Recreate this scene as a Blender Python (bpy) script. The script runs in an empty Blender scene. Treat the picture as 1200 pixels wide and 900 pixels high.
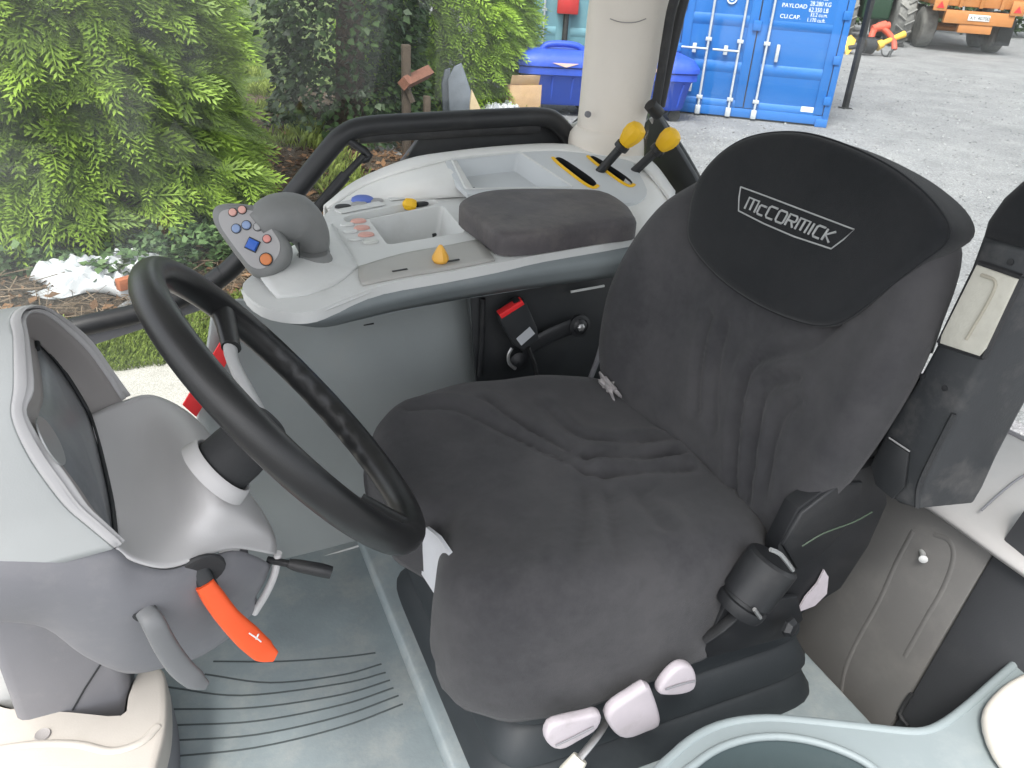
import bpy, bmesh, math, random
import numpy as np
from mathutils import Vector, Matrix, Quaternion
random.seed(7)
RNG = np.random.default_rng(11)
scn = bpy.context.scene
COL = scn.collection
rad = math.radians

# ------------------------------------------------------------------ camera
F_PX, PITCH, YAW, ROLL = 950.0, rad(29), rad(25), rad(3.7)
CAM = Vector((0, 0, 2.3))
fw = Vector((math.sin(YAW)*math.cos(PITCH), math.cos(YAW)*math.cos(PITCH), -math.sin(PITCH)))
_rt = Vector((math.cos(YAW), -math.sin(YAW), 0)); _up = _rt.cross(fw)
RT = _rt*math.cos(ROLL) + _up*math.sin(ROLL)
UP = -_rt*math.sin(ROLL) + _up*math.cos(ROLL)
cam_d = bpy.data.cameras.new('camera'); cam = bpy.data.objects.new('camera', cam_d); COL.objects.link(cam)
cam_d.sensor_width = 36; cam_d.lens = 36*F_PX/1200; cam_d.clip_start = .02; cam_d.clip_end = 600
M3 = Matrix((RT, UP, -fw)).transposed()
cam.matrix_world = Matrix.Translation(CAM) @ M3.to_4x4()
scn.camera = cam

# ------------------------------------------------------------------ sky, sun, exposure
SUN_EL, SUN_AZ = rad(58), rad(228)          # direction to the sun: azimuth measured from +Y towards +X
world = bpy.data.worlds.new('World'); scn.world = world; world.use_nodes = True
wn, wl = world.node_tree.nodes, world.node_tree.links
bg = wn['Background']
sky = wn.new('ShaderNodeTexSky'); sky.sky_type = 'NISHITA'; sky.sun_disc = False
sky.sun_elevation = SUN_EL; sky.sun_rotation = SUN_AZ; sky.air_density = 1.0; sky.dust_density = 3.0; sky.ozone_density = 1.0
hs = wn.new('ShaderNodeHueSaturation'); hs.inputs['Saturation'].default_value = .22
wl.new(sky.outputs[0], hs.inputs['Color']); wl.new(hs.outputs[0], bg.inputs[0]); bg.inputs[1].default_value = .15
sun_d = bpy.data.lights.new('sun', 'SUN'); sun_d.energy = 1.5; sun_d.angle = rad(18); sun_d.color = (1, .97, .92)
sun = bpy.data.objects.new('sun', sun_d); COL.objects.link(sun)
sdir = Vector((math.sin(SUN_AZ)*math.cos(SUN_EL), math.cos(SUN_AZ)*math.cos(SUN_EL), math.sin(SUN_EL)))
sun.rotation_euler = sdir.to_track_quat('Z', 'Y').to_euler(); sun.location = (0, 0, 12)
scn.view_settings.view_transform = 'Standard'; scn.view_settings.look = 'None'
scn.view_settings.exposure = 1.5; scn.view_settings.gamma = 1.0; scn.view_settings.use_curve_mapping = False
try:
    scn.cycles.max_bounces = 8; scn.cycles.transparent_max_bounces = 16; scn.cycles.caustics_reflective = False; scn.cycles.caustics_refractive = False
except Exception: pass

# ------------------------------------------------------------------ pixel -> point helpers (photo is 1200x900)
def ray(x, y): return fw + RT*((x-600)/F_PX) - UP*((y-450)/F_PX)
def pX(x, y, X): d = ray(x, y); return CAM + d*((X-CAM.x)/d.x)
def pY(x, y, Y): d = ray(x, y); return CAM + d*((Y-CAM.y)/d.y)
def pZ(x, y, Z): d = ray(x, y); return CAM + d*((Z-CAM.z)/d.z)
def pP(x, y, O, n): d = ray(x, y); return CAM + d*((O-CAM).dot(n)/d.dot(n))
def V(*a): return Vector(a)

# ------------------------------------------------------------------ materials
MATS = {}
def mat(name, col, rough=.5, var=.06, vscale=6, bump=0, bscale=300, metal=0, spec=.5, dust=0, dustcol=(.5, .48, .45), dscale=9, sheen=0, coat=0, dthr=.52):
    if name in MATS: return MATS[name]
    m = bpy.data.materials.new(name); m.use_nodes = True; MATS[name] = m
    n, l = m.node_tree.nodes, m.node_tree.links; b = n['Principled BSDF']
    b.inputs['Roughness'].default_value = rough; b.inputs['Metallic'].default_value = metal
    b.inputs['Specular IOR Level'].default_value = spec
    if sheen: b.inputs['Sheen Weight'].default_value = sheen; b.inputs['Sheen Roughness'].default_value = .5
    if coat: b.inputs['Coat Weight'].default_value = coat; b.inputs['Coat Roughness'].default_value = .15
    tc = n.new('ShaderNodeTexCoord')
    nz = n.new('ShaderNodeTexNoise'); nz.inputs['Scale'].default_value = vscale; nz.inputs['Detail'].default_value = 6; nz.inputs['Roughness'].default_value = .62
    l.new(tc.outputs['Object'], nz.inputs['Vector'])
    rp = n.new('ShaderNodeValToRGB'); c = Vector(col)
    rp.color_ramp.elements[0].position = .3; rp.color_ramp.elements[1].position = .7
    rp.color_ramp.elements[0].color = (*(c*(1-var)), 1); rp.color_ramp.elements[1].color = (*(c*(1+var)), 1)
    l.new(nz.outputs[0], rp.inputs[0]); out = rp.outputs[0]
    if dust:
        n2 = n.new('ShaderNodeTexNoise'); n2.inputs['Scale'].default_value = dscale; n2.inputs['Detail'].default_value = 9; n2.inputs['Roughness'].default_value = .7
        l.new(tc.outputs['Object'], n2.inputs['Vector'])
        r2 = n.new('ShaderNodeMapRange'); r2.inputs['From Min'].default_value = dthr; r2.inputs['From Max'].default_value = dthr+.22; r2.inputs['To Max'].default_value = dust
        l.new(n2.outputs[0], r2.inputs[0])
        mx = n.new('ShaderNodeMix'); mx.data_type = 'RGBA'; mx.inputs['B'].default_value = (*dustcol, 1)
        l.new(r2.outputs[0], mx.inputs['Factor']); l.new(out, mx.inputs['A']); out = mx.outputs['Result']
        ra = n.new('ShaderNodeMapRange'); ra.inputs['To Min'].default_value = rough; ra.inputs['To Max'].default_value = min(1, rough+.25)
        l.new(n2.outputs[0], ra.inputs[0]); l.new(ra.outputs[0], b.inputs['Roughness'])
    l.new(out, b.inputs['Base Color'])
    if bump:
        n3 = n.new('ShaderNodeTexNoise'); n3.inputs['Scale'].default_value = bscale; n3.inputs['Detail'].default_value = 3
        l.new(tc.outputs['Object'], n3.inputs['Vector'])
        bp = n.new('ShaderNodeBump'); bp.inputs['Strength'].default_value = bump; bp.inputs['Distance'].default_value = .002
        l.new(n3.outputs[0], bp.inputs['Height']); l.new(bp.outputs[0], b.inputs['Normal'])
    return m

# ------------------------------------------------------------------ mesh / object helpers
def finish(me, ang=38):
    me.shade_smooth()
    try: me.set_sharp_from_angle(angle=rad(ang))
    except Exception: pass
def link(name, me, m=None, parent=None):
    o = bpy.data.objects.new(name, me); COL.objects.link(o)
    if m is not None: me.materials.append(m)
    if parent is not None:
        o.parent = parent; o.matrix_parent_inverse = Matrix.Translation(-PLOC[parent.name])
    PLOC[o.name] = Vector((0, 0, 0))
    return o
PLOC = {}
def thing(name, label, cat, loc=(0, 0, 0), group=None):
    o = bpy.data.objects.new(name, None); COL.objects.link(o); o.location = loc
    o.empty_display_size = .05
    PLOC[o.name] = Vector(loc); o['label'] = label; o['category'] = cat
    if group: o['group'] = group
    return o
def tag(o, label=None, cat=None, group=None, kind=None):
    if label: o['label'] = label
    if cat: o['category'] = cat
    if group: o['group'] = group
    if kind: o['kind'] = kind
    return o
def from_bm(name, bm, m=None, parent=None, ang=38):
    me = bpy.data.meshes.new(name); bm.normal_update(); bm.to_mesh(me); bm.free(); finish(me, ang)
    return link(name, me, m, parent)
def from_py(name, vs, fs, m=None, parent=None, ang=38):
    me = bpy.data.meshes.new(name); me.from_pydata([tuple(v) for v in vs], [], fs); me.update(); finish(me, ang)
    return link(name, me, m, parent)

def cr(P, k, closed=False):
    """Catmull-Rom resample of a list of Vectors, k samples per segment."""
    n = len(P); out = []
    segs = n if closed else n-1
    for i in range(segs):
        p1, p2 = P[i], P[(i+1) % n]
        p0 = P[(i-1) % n] if closed or i > 0 else p1*2-p2
        p3 = P[(i+2) % n] if closed or i+2 < n else p2*2-p1
        for j in range(k):
            t = j/k
            out.append(.5*((2*p1)+(p2-p0)*t+(2*p0-5*p1+4*p2-p3)*t*t+(3*p1-p0-3*p2+p3)*t*t*t))
    if not closed: out.append(P[-1].copy())
    return out
def resamp(P, n, closed=False):
    """resample a polyline to n points evenly by length."""
    Q = list(P)+([P[0]] if closed else [])
    L = [0]
    for a, b in zip(Q, Q[1:]): L.append(L[-1]+(b-a).length)
    out = []; m = n if closed else n-1
    for i in range(n):
        t = L[-1]*i/m; j = 0
        while j < len(L)-2 and L[j+1] < t: j += 1
        d = L[j+1]-L[j]; out.append(Q[j].lerp(Q[j+1], (t-L[j])/d if d > 1e-9 else 0))
    return out
def grid_obj(name, rows, m, parent=None, thick=.004, k=4, closed=False, ang=60, flip=None):
    """smooth patch through rows of points, facing the camera, given a thickness away from it."""
    R1 = [cr(r, k, closed) for r in rows]
    cols = list(zip(*R1)); C1 = [cr(list(c), k) for c in cols]; R2 = list(zip(*C1))
    nr, nc = len(R2), len(R2[0]); vs = [v for r in R2 for v in r]; fs = []
    for i in range(nr-1):
        for j in range(nc if closed else nc-1):
            fs.append((i*nc+j, i*nc+(j+1) % nc, (i+1)*nc+(j+1) % nc, (i+1)*nc+j))
    o = from_py(name, vs, fs, m, parent, ang)
    me = o.data; s = sum((p.normal.dot(CAM-p.center) for p in me.polygons))
    if (s < 0) != bool(flip): me.flip_normals()
    if thick:
        sm = o.modifiers.new('thickness', 'SOLIDIFY'); sm.thickness = thick; sm.offset = -1
    return o
def loft(name, rings, m, parent=None, cap=True, ang=45, closed=True):
    n = len(rings[0]); vs = [v for r in rings for v in r]; fs = []
    for i in range(len(rings)-1):
        for j in range(n if closed else n-1):
            fs.append((i*n+j, i*n+(j+1) % n, (i+1)*n+(j+1) % n, (i+1)*n+j))
    if cap and closed:
        fs.append(tuple(range(n-1, -1, -1))); b = (len(rings)-1)*n; fs.append(tuple(range(b, b+n)))
    me = bpy.data.meshes.new(name); me.from_pydata([tuple(v) for v in vs], [], fs)
    bm = bmesh.new(); bm.from_mesh(me); bmesh.ops.recalc_face_normals(bm, faces=bm.faces); bm.to_mesh(me); bm.free(); finish(me, ang)
    return link(name, me, m, parent)
def frames(P):
    T = []
    for i in range(len(P)):
        a = P[max(i-1, 0)]; b = P[min(i+1, len(P)-1)]; T.append((b-a).normalized())
    r = Vector((0, 0, 1)) if abs(T[0].z) < .9 else Vector((1, 0, 0))
    N = [(r-T[0]*r.dot(T[0])).normalized()]
    for i in range(1, len(P)):
        q = T[i-1].rotation_difference(T[i]); v = q @ N[-1]; N.append((v-T[i]*v.dot(T[i])).normalized())
    return T, N
def tube(name, pts, r, m, parent=None, k=4, seg=12, flat=1.0, up=None, ang=50):
    """round (or flattened) tube through pts, radius scalar or per point."""
    rr = [r]*len(pts) if not hasattr(r, '__len__') else list(r)
    if k > 1:
        Q = cr(pts, k); R = []
        for i in range(len(pts)-1):
            for j in range(k): R.append(rr[i]+(rr[i+1]-rr[i])*j/k)
        R.append(rr[-1])
    else: Q, R = pts, rr
    T, N = frames(Q); rings = []
    for p, t, nn, q in zip(Q, T, N, R):
        if up is not None: nn = (up-t*up.dot(t)).normalized()
        b = t.cross(nn)
        rings.append([p+nn*(math.cos(a)*q*flat)+b*(math.sin(a)*q) for a in [2*math.pi*i/seg for i in range(seg)]])
    return loft(name, rings, m, parent, True, ang)
def lathe(name, prof, org, axis, m, parent=None, seg=28, ang=40):
    a = axis.normalized(); r = Vector((0, 0, 1)) if abs(a.z) < .9 else Vector((1, 0, 0))
    u = a.cross(r).normalized(); v = a.cross(u)
    rings = [[org+a*h+u*(math.cos(t)*q)+v*(math.sin(t)*q) for t in [2*math.pi*i/seg for i in range(seg)]] for q, h in prof]
    return loft(name, rings, m, parent, True, ang)
def rbox(name, c, size, m, parent=None, bev=.006, rot=None, seg=2, ang=38):
    bm = bmesh.new(); bmesh.ops.create_cube(bm, size=1)
    bmesh.ops.scale(bm, vec=size, verts=bm.verts)
    if bev: bmesh.ops.bevel(bm, geom=list(bm.edges), offset=min(bev, min(size)*.45), segments=seg, profile=.5, affect='EDGES')
    mt = Matrix.Translation(c) @ (rot.to_matrix().to_4x4() if isinstance(rot, Quaternion) else (rot.to_4x4() if rot is not None else Matrix()))
    bmesh.ops.transform(bm, matrix=mt, verts=bm.verts)
    return from_bm(name, bm, m, parent, ang)
def prism(name, poly, vec, m, parent=None, bev=.004, seg=2, ang=38, scale2=None):
    """closed polygon extruded by vec; both rims bevelled."""
    n = len(poly); bm = bmesh.new()
    c = sum(poly, Vector())/n
    a = [bm.verts.new(p) for p in poly]
    b = [bm.verts.new((c+(p-c)*scale2 if scale2 else p)+vec) for p in poly]
    f1 = bm.faces.new(a[::-1]); f2 = bm.faces.new(b)
    for i in range(n): bm.faces.new((a[i], a[(i+1) % n], b[(i+1) % n], b[i]))
    bmesh.ops.recalc_face_normals(bm, faces=bm.faces)
    if bev:
        es = [e for e in bm.edges if e in f1.edges[:] or e in f2.edges[:]]
        es = list(set(list(f1.edges)+list(f2.edges)))
        bmesh.ops.bevel(bm, geom=es, offset=bev, segments=seg, profile=.5, affect='EDGES', clamp_overlap=True)
    return from_bm(name, bm, m, parent, ang)
def plate(name, outer, holes, m, parent=None, down=.03, walls=(), ang=40):
    """planar plate with outer loop, holes with depth: holes = [(loop, depth, bottom_scale, material index)]."""
    nrm = Vector()
    for i in range(len(outer)): nrm += (outer[i]).cross(outer[(i+1) % len(outer)])
    nrm.normalize()
    if nrm.dot(CAM-outer[0]) < 0: nrm = -nrm
    bm = bmesh.new(); edges = []
    def loop(P):
        vs = [bm.verts.new(p) for p in P]
        return vs, [bm.edges.new((vs[i], vs[(i+1) % len(vs)])) for i in range(len(vs))]
    ov, oe = loop(outer); edges += oe; hv = []
    for h in holes:
        v, e = loop(h[0]); hv.append(v); edges += e
    bmesh.ops.triangle_fill(bm, use_beauty=True, edges=edges, normal=nrm)
    lo = [bm.verts.new(p-nrm*down) for p in outer]
    for i in range(len(ov)): bm.faces.new((ov[i], ov[(i+1) % len(ov)], lo[(i+1) % len(ov)], lo[i]))
    for v, h in zip(hv, holes):
        c = sum((x.co for x in v), Vector())/len(v)
        lo = [bm.verts.new(c+(x.co-c)*h[2]-nrm*h[1]) for x in v]; fs = []
        for i in range(len(v)): fs.append(bm.faces.new((v[i], v[(i+1) % len(v)], lo[(i+1) % len(v)], lo[i])))
        fs.append(bm.faces.new(lo))
        if len(h) > 3:
            for f in fs: f.material_index = h[3]
    for f in bm.faces:
        f.normal_update()
    bmesh.ops.recalc_face_normals(bm, faces=bm.faces)
    o = from_bm(name, bm, m, parent, ang)
    top = [p for p in o.data.polygons if abs(p.normal.dot(nrm)) > .99]
    big = max(top, key=lambda p: p.area)
    if big.normal.dot(nrm) < 0: o.data.flip_normals()
    return o
def text_mesh(name, s, size, m, parent, O, ex, ey, n, align='LEFT', ext=.001, shear=0, space=1.0):
    cu = bpy.data.curves.new('t', 'FONT'); cu.body = s; cu.size = size; cu.extrude = ext; cu.align_x = align; cu.shear = shear; cu.space_character = space
    to = bpy.data.objects.new('t', cu); COL.objects.link(to)
    dg = bpy.context.evaluated_depsgraph_get(); me = bpy.data.meshes.new_from_object(to.evaluated_get(dg))
    bpy.data.objects.remove(to)
    mt = Matrix((ex, ey, n)).transposed().to_4x4(); mt.translation = O; me.transform(mt); me.name = name
    me.materials.clear()
    return link(name, me, m, parent)
def copy_tree(o, parent=None):
    c = o.copy(); COL.objects.link(c); c.parent = parent
    if parent is not None: c.matrix_parent_inverse = o.matrix_parent_inverse.copy()
    for ch in list(o.children): copy_tree(ch, c)
    return c
# ------------------------------------------------------------------ shared materials
M_LIGHT = mat('light_grey_plastic', (.62, .63, .62), .48, .03, 5, .12, 500, dust=.25, dustcol=(.40, .39, .36), dscale=14)
M_WHITE = mat('white_plastic', (.74, .74, .72), .42, .025, 4, .06, 400, dust=.15, dustcol=(.55, .53, .48), dscale=11)
M_CREAM = mat('cream_plastic', (.76, .71, .64), .5, .03, 4, .06, 300, dust=.2, dustcol=(.48, .44, .38), dscale=8)
M_LILAC = mat('pale_cowl_plastic', (.56, .55, .55), .45, .025, 5, .08, 450, dust=.2, dustcol=(.58, .57, .56), dscale=10)
M_HOODIN = mat('taupe_plastic', (.33, .31, .30), .62, .03, 5, .1, 500)
M_MID = mat('mid_grey_plastic', (.20, .20, .215), .5, .05, 5, .1, 450, dust=.25, dustcol=(.34, .33, .32), dscale=12)
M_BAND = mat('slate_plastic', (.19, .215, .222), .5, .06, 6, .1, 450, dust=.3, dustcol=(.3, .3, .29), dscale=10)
M_WALL = mat('wall_grey_plastic', (.32, .345, .345), .5, .05, 4, .1, 300, dust=.35, dustcol=(.36, .35, .32), dscale=7)
M_FLOOR = mat('rubber_mat', (.265, .31, .322), .5, .12, 7, .25, 160, dust=.6, dustcol=(.42, .43, .41), dscale=9, dthr=.47)
M_FLOORD = mat('rubber_mat_groove', (.07, .085, .088), .7)
M_BLACK = mat('black_plastic', (.018, .020, .022), .42, .2, 9, .12, 500, dust=.25, dustcol=(.075, .072, .07), dscale=12)
M_BLACKS = mat('black_metal', (.014, .015, .017), .36, .2, 9, .05, 300, dust=.18, dustcol=(.10, .095, .09), dscale=14)
M_RUBBER = mat('black_rubber', (.025, .026, .028), .6, .2, 12, .2, 240, dust=.35, dustcol=(.12, .115, .11), dscale=9)
M_WHEEL = mat('steering_rim_leather', (.012, .0125, .013), .24, .15, 20, .12, 700, dust=.08, dustcol=(.06, .06, .06), dscale=16)
M_STEEL = mat('brushed_steel', (.45, .45, .45), .38, .08, 20, .05, 200, metal=.8)
M_RED = mat('red_paint', (.78, .03, .035), .4, .06)
M_ORANGE = mat('orange_plastic', (.83, .10, .022), .42, .05, 6, .05, 300, dust=.12, dustcol=(.75, .3, .2))
M_YEL = mat('yellow_plastic', (.80, .47, .01), .4, .05, 8, .05, 300, dust=.12, dustcol=(.6, .42, .1))
M_BLUEB = mat('blue_button', (.015, .10, .46), .4)
M_BLUEP = mat('pale_blue_button', (.22, .30, .48), .5, .06)
M_PINK = mat('pink_button', (.60, .33, .28), .5, .06)
M_GREYB = mat('grey_button', (.33, .33, .33), .5, .06)
M_GREENW = mat('offwhite_button', (.55, .56, .53), .5, .05)
M_KNOB = mat('white_knob', (.47, .43, .46), .42, .06, 18, .1, 300, dust=.45, dustcol=(.30, .28, .27), dscale=25)
M_SCREEN = mat('smoked_lens', (.16, .17, .18), .22, .3, 5, 0, spec=.5, dust=.6, dustcol=(.30, .31, .31), dscale=6, dthr=.42)
def fabric(name, col, dust, dcol):
    m = mat(name, col, .92, .10, 60, .5, 1300, spec=.2, sheen=.15, dust=dust, dustcol=dcol, dscale=4.5, dthr=.42)
    return m
M_FAB = fabric('charcoal_fabric', (.043, .043, .0465), .75, (.074, .072, .075))
M_FABB = fabric('black_fabric', (.012, .0135, .0155), .4, (.028, .029, .031))
M_GLASS = bpy.data.materials.new('dusty_glass'); M_GLASS.use_nodes = True
def _glass():
    n, l = M_GLASS.node_tree.nodes, M_GLASS.node_tree.links; n.clear()
    out = n.new('ShaderNodeOutputMaterial'); tr = n.new('ShaderNodeBsdfTransparent'); tr.inputs[0].default_value = (.95, .97, .96, 1)
    gl = n.new('ShaderNodeBsdfGlossy'); gl.inputs['Roughness'].default_value = .03
    df = n.new('ShaderNodeBsdfDiffuse'); df.inputs[0].default_value = (.62, .65, .64, 1)
    lw = n.new('ShaderNodeLayerWeight'); lw.inputs[0].default_value = .5
    pw = n.new('ShaderNodeMath'); pw.operation = 'POWER'; pw.inputs[1].default_value = 4; l.new(lw.outputs['Facing'], pw.inputs[0])
    fr = n.new('ShaderNodeMath'); fr.operation = 'MULTIPLY_ADD'; fr.inputs[1].default_value = .5; fr.inputs[2].default_value = .03; l.new(pw.outputs[0], fr.inputs[0])
    m1 = n.new('ShaderNodeMixShader'); m2 = n.new('ShaderNodeMixShader')
    tc = n.new('ShaderNodeTexCoord'); nz = n.new('ShaderNodeTexNoise'); nz.inputs['Scale'].default_value = 2.2; nz.inputs['Detail'].default_value = 8
    mp = n.new('ShaderNodeMapping'); mp.inputs['Scale'].default_value = (1.6, 1, .7); mp.inputs['Rotation'].default_value = (0, .5, 0)
    mr = n.new('ShaderNodeMapRange'); mr.inputs['From Min'].default_value = .45; mr.inputs['From Max'].default_value = .72; mr.inputs['To Min'].default_value = .012; mr.inputs['To Max'].default_value = .065
    l.new(tc.outputs['Object'], mp.inputs[0]); l.new(mp.outputs[0], nz.inputs['Vector']); l.new(nz.outputs[0], mr.inputs[0])
    l.new(fr.outputs[0], m1.inputs[0]); l.new(tr.outputs[0], m1.inputs[1]); l.new(gl.outputs[0], m1.inputs[2])
    l.new(mr.outputs[0], m2.inputs[0]); l.new(m1.outputs[0], m2.inputs[1]); l.new(df.outputs[0], m2.inputs[2]); l.new(m2.outputs[0], out.inputs[0])
_glass()
# ================================================================== CAB STRUCTURE
FZ = 1.0                                     # cab floor level
# --- floor with mat, ribs and raised seat platform
cab_floor = rbox('cab_floor', V(.32, .98, FZ-.05), (1.75, 1.35, .10), M_BLACK, None, .01); tag(cab_floor, kind='structure')
mat_t = thing('floor_mat', 'grey-green ribbed rubber floor mat below the steering wheel', 'floor mat', (0, 1.0, FZ))
mp_ = [V(-.50, .36, FZ+.002), V(.345, .36, FZ+.002), V(.345, 1.52, FZ+.002), V(-.50, 1.52, FZ+.002)]
prism('mat_sheet', mp_, V(0, 0, .012), M_FLOOR, mat_t, .003)
ribs = [[(240, 790), (317, 800), (400, 791), (447, 778)], [(197, 805), (283, 815), (400, 801), (452, 788)], [(200, 831), (300, 829), (400, 814), (457, 797)],
        [(198, 850), (300, 845), (400, 826), (461, 806)], [(198, 868), (300, 861), (400, 839), (467, 815)], [(198, 887), (300, 876), (400, 852), (472, 825)],
        [(250, 775), (330, 775), (400, 770), (440, 765)]]
for rb in ribs:
    tube('mat_groove', [pZ(x, y, FZ+.0145) for x, y in rb], .0019, M_FLOORD, mat_t, 6, 6, .5, V(0, 0, 1))
0 and tube('mat_edge', [pZ(x, y, FZ+.016) for x, y in [(412, 700), (424, 716), (437, 740), (470, 812), (500, 862), (530, 915), (560, 975)]], .006, M_FLOOR, mat_t, 4, 8)
plat = thing('seat_platform', 'raised grey-green moulded platform under the seat suspension', 'platform', (.7, 1.0, FZ))
po = [V(.318, .40, FZ+.004), V(.318, 1.50, FZ+.004), V(1.09, 1.50, FZ+.004), V(1.09, .40, FZ+.004)]
prism('platform_block', po, V(0, 0, .052), M_FLOOR, plat, .022, 5)
# --- right inner wall below the console
wl_t = thing('inner_side_panel', 'smooth grey moulded panel under the right console', 'panel', (.4, 1.56, FZ))
rows = [[pY(252, 355, 1.53), pY(300, 352, 1.55), pY(360, 350, 1.56), pY(450, 345, 1.57), pY(545, 335, 1.57)],
        [pY(243, 420, 1.53), pY(290, 425, 1.55), pY(370, 430, 1.57), pY(470, 425, 1.585), pY(556, 410, 1.58)],
        [pY(232, 500, 1.52), pY(290, 510, 1.54), pY(370, 505, 1.56), pY(470, 490, 1.58), pY(570, 460, 1.58)],
        [pY(236, 600, 1.50), pY(290, 610, 1.52), pY(370, 590, 1.53), pY(480, 570, 1.54), pY(590, 560, 1.54)],
        [pY(252, 735, 1.44), pY(310, 722, 1.46), pY(390, 700, 1.47), pY(500, 680, 1.48), pY(610, 660, 1.49)]]
grid_obj('panel_skin', rows, M_WALL, wl_t, .012, 4)
prism('panel_return', [pY(545, 340, 1.575), pY(575, 338, 1.60), pY(600, 470, 1.60), pY(566, 462, 1.575)], V(.005, .05, 0), M_WALL, wl_t, .003)
tube('panel_clip', [pY(426, 381, 1.575), pY(438, 379, 1.575)], .0022, M_BLACK, wl_t, 1, 6)
tube('base_seam', [pY(252, 690, 1.455), pY(330, 668, 1.47), pY(420, 640, 1.485)], .003, M_LIGHT, wl_t, 3, 6)
# red edge trim at the door sill, in front of the panel
redt = thing('sill_edge_trim', 'bright red strip edging the sill behind the steering wheel', 'trim', tuple(pY(228, 480, 1.56)))
prism('trim_strip', [pY(214, 475, 1.50), pY(226, 455, 1.50), pY(265, 390, 1.50), pY(281, 397, 1.50), pY(244, 466, 1.50), pY(230, 489, 1.50)], V(0, .006, 0), M_RED, redt, .001)

# --- right-hand glazing, lower rail, sill beam, strut
YG = 2.06
win_t = thing('side_window', 'large dusty side window pane of the cab facing the conifers', 'window', (.3, YG, 1.1))
wp = [V(-.75, YG, 1.02), V(1.12, YG, 1.02), V(1.12, YG, 2.62), V(-.75, YG, 2.62)]
prism('glass_pane', wp, V(0, .005, 0), M_GLASS, win_t, 0)
rail_t = thing('grab_rail', 'black bent tube rail running along the side window', 'rail', (.3, 2.0, 1.5))
rp = [(40, 396), (100, 381), (165, 366), (225, 343), (262, 322), (300, 283), (345, 226), (385, 176), (403, 158), (430, 148), (500, 143), (590, 138), (632, 137), (650, 142), (668, 162)]
tube('rail_tube', [pY(x, y, 2.00) for x, y in rp], .0245, M_BLACKS, rail_t, 4, 16)
tube('rail_joint', [pY(246, 333, 2.00), pY(262, 321, 2.00)], .025, M_BLACKS, rail_t, 1, 16)
tube('rail_seal', [pY(x, y+1, 2.01) for x, y in [(420, 158), (500, 153), (590, 148), (630, 147)]], .02, M_RUBBER, rail_t, 3, 10)
beam = rbox('sill_beam', (pY(60, 407, 2.03)+pY(195, 371, 2.03))/2, (.52, .03, .03), M_MID, None, .004, Quaternion((0, 1, 0), rad(-13.5)))
tag(beam, 'thin grey metal beam under the black window rail', 'beam')
st_t = thing('gas_strut', 'small black gas strut with forked end beside the window rail', 'strut', tuple(pY(375, 240, 1.95)))
tube('strut_cylinder', [pY(362, 256, 1.94), pY(405, 205, 1.96)], .014, M_BLACKS, st_t, 1, 12)
tube('strut_rod', [pY(403, 207, 1.96), pY(426, 183, 1.97)], .009, M_BLACKS, st_t, 1, 10)
tube('strut_bracket', [pY(408, 164, 1.99), pY(421, 173, 1.98), pY(433, 183, 1.97), pY(424, 188, 1.97)], .010, M_BLACKS, st_t, 2, 8)
# black quarter panel behind the fender cover
qp = thing('rear_quarter_panel', 'black panel filling the window corner beside the cream pillar', 'panel', (.8, 2.03, 1.6))
prism('panel_face', [pY(468, 200, 2.035), pY(500, 150, 2.035), pY(640, 140, 2.035), pY(664, 152, 2.035), pY(700, 120, 2.035), pY(712, 120, 2.035), pY(712, 215, 2.035), pY(600, 240, 2.035)], V(0, .012, 0), M_BLACK, qp, .003)
tube('panel_edge', [pY(469, 190, 2.028), pY(484, 170, 2.028), pY(499, 150, 2.028)], .0035, M_MID, qp, 1, 6)
tube('corner_seal', [pY(655, 146, 2.01), pY(672, 148, 2.02), pY(686, 137, 2.03), pY(694, 118, 2.035), pY(700, 90, 2.03)], .009, M_LIGHT, qp, 4, 8)

# --- cream rear pillar
pil = thing('cab_pillar', 'cream plastic clad cab pillar behind the right console', 'pillar', tuple(pY(712, 175, 1.98)))
def pring(xl, xr, y, Y=1.94, dz=.065, tilt=0):
    a = pY(xl, y, Y); b = pY(xr, y+tilt, Y); c = (a+b)/2; u = (b-a)/2; w = V(-.2, 1, 0).normalized()*dz
    return [c+u*math.cos(t)*(abs(math.cos(t))**-.25 if abs(math.cos(t)) > .02 else 1)*.98+w*math.sin(t) for t in [2*math.pi*i/28 for i in range(28)]]
loft('pillar_cladding', [pring(700, 790, -120), pring(695, 780, 0), pring(692, 775, 25), pring(684, 755, 120), pring(681, 748, 150), pring(679, 746, 163)], M_CREAM, pil, True, 60)
loft('pillar_foot', [pring(680, 747, 150, 1.94, .069, 3), pring(673, 748, 157, 1.94, .073, 6), pring(671, 748, 166, 1.94, .075, 8), pring(671, 748, 176, 1.94, .075, 8)], M_CREAM, pil, True, 60)
tube('cladding_seam', [pY(715, 22, 1.872), pY(728, 26, 1.868), pY(745, 26, 1.868), pY(757, 22, 1.872)], .0013, M_HOODIN, pil, 3, 6)
lathe('bolt_cap', [(.001, -.004), (.008, -.004), (.008, .003), (.001, .004)], pY(689, 134, 1.895), V(0, -1, 0), M_MID, pil, 14)
0 and tube('pillar_base_seal', [pY(x, y, 1.868) for x, y in [(672, 176), (695, 178), (720, 180), (749, 184)]], .005, M_MID, pil, 3, 8)

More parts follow.
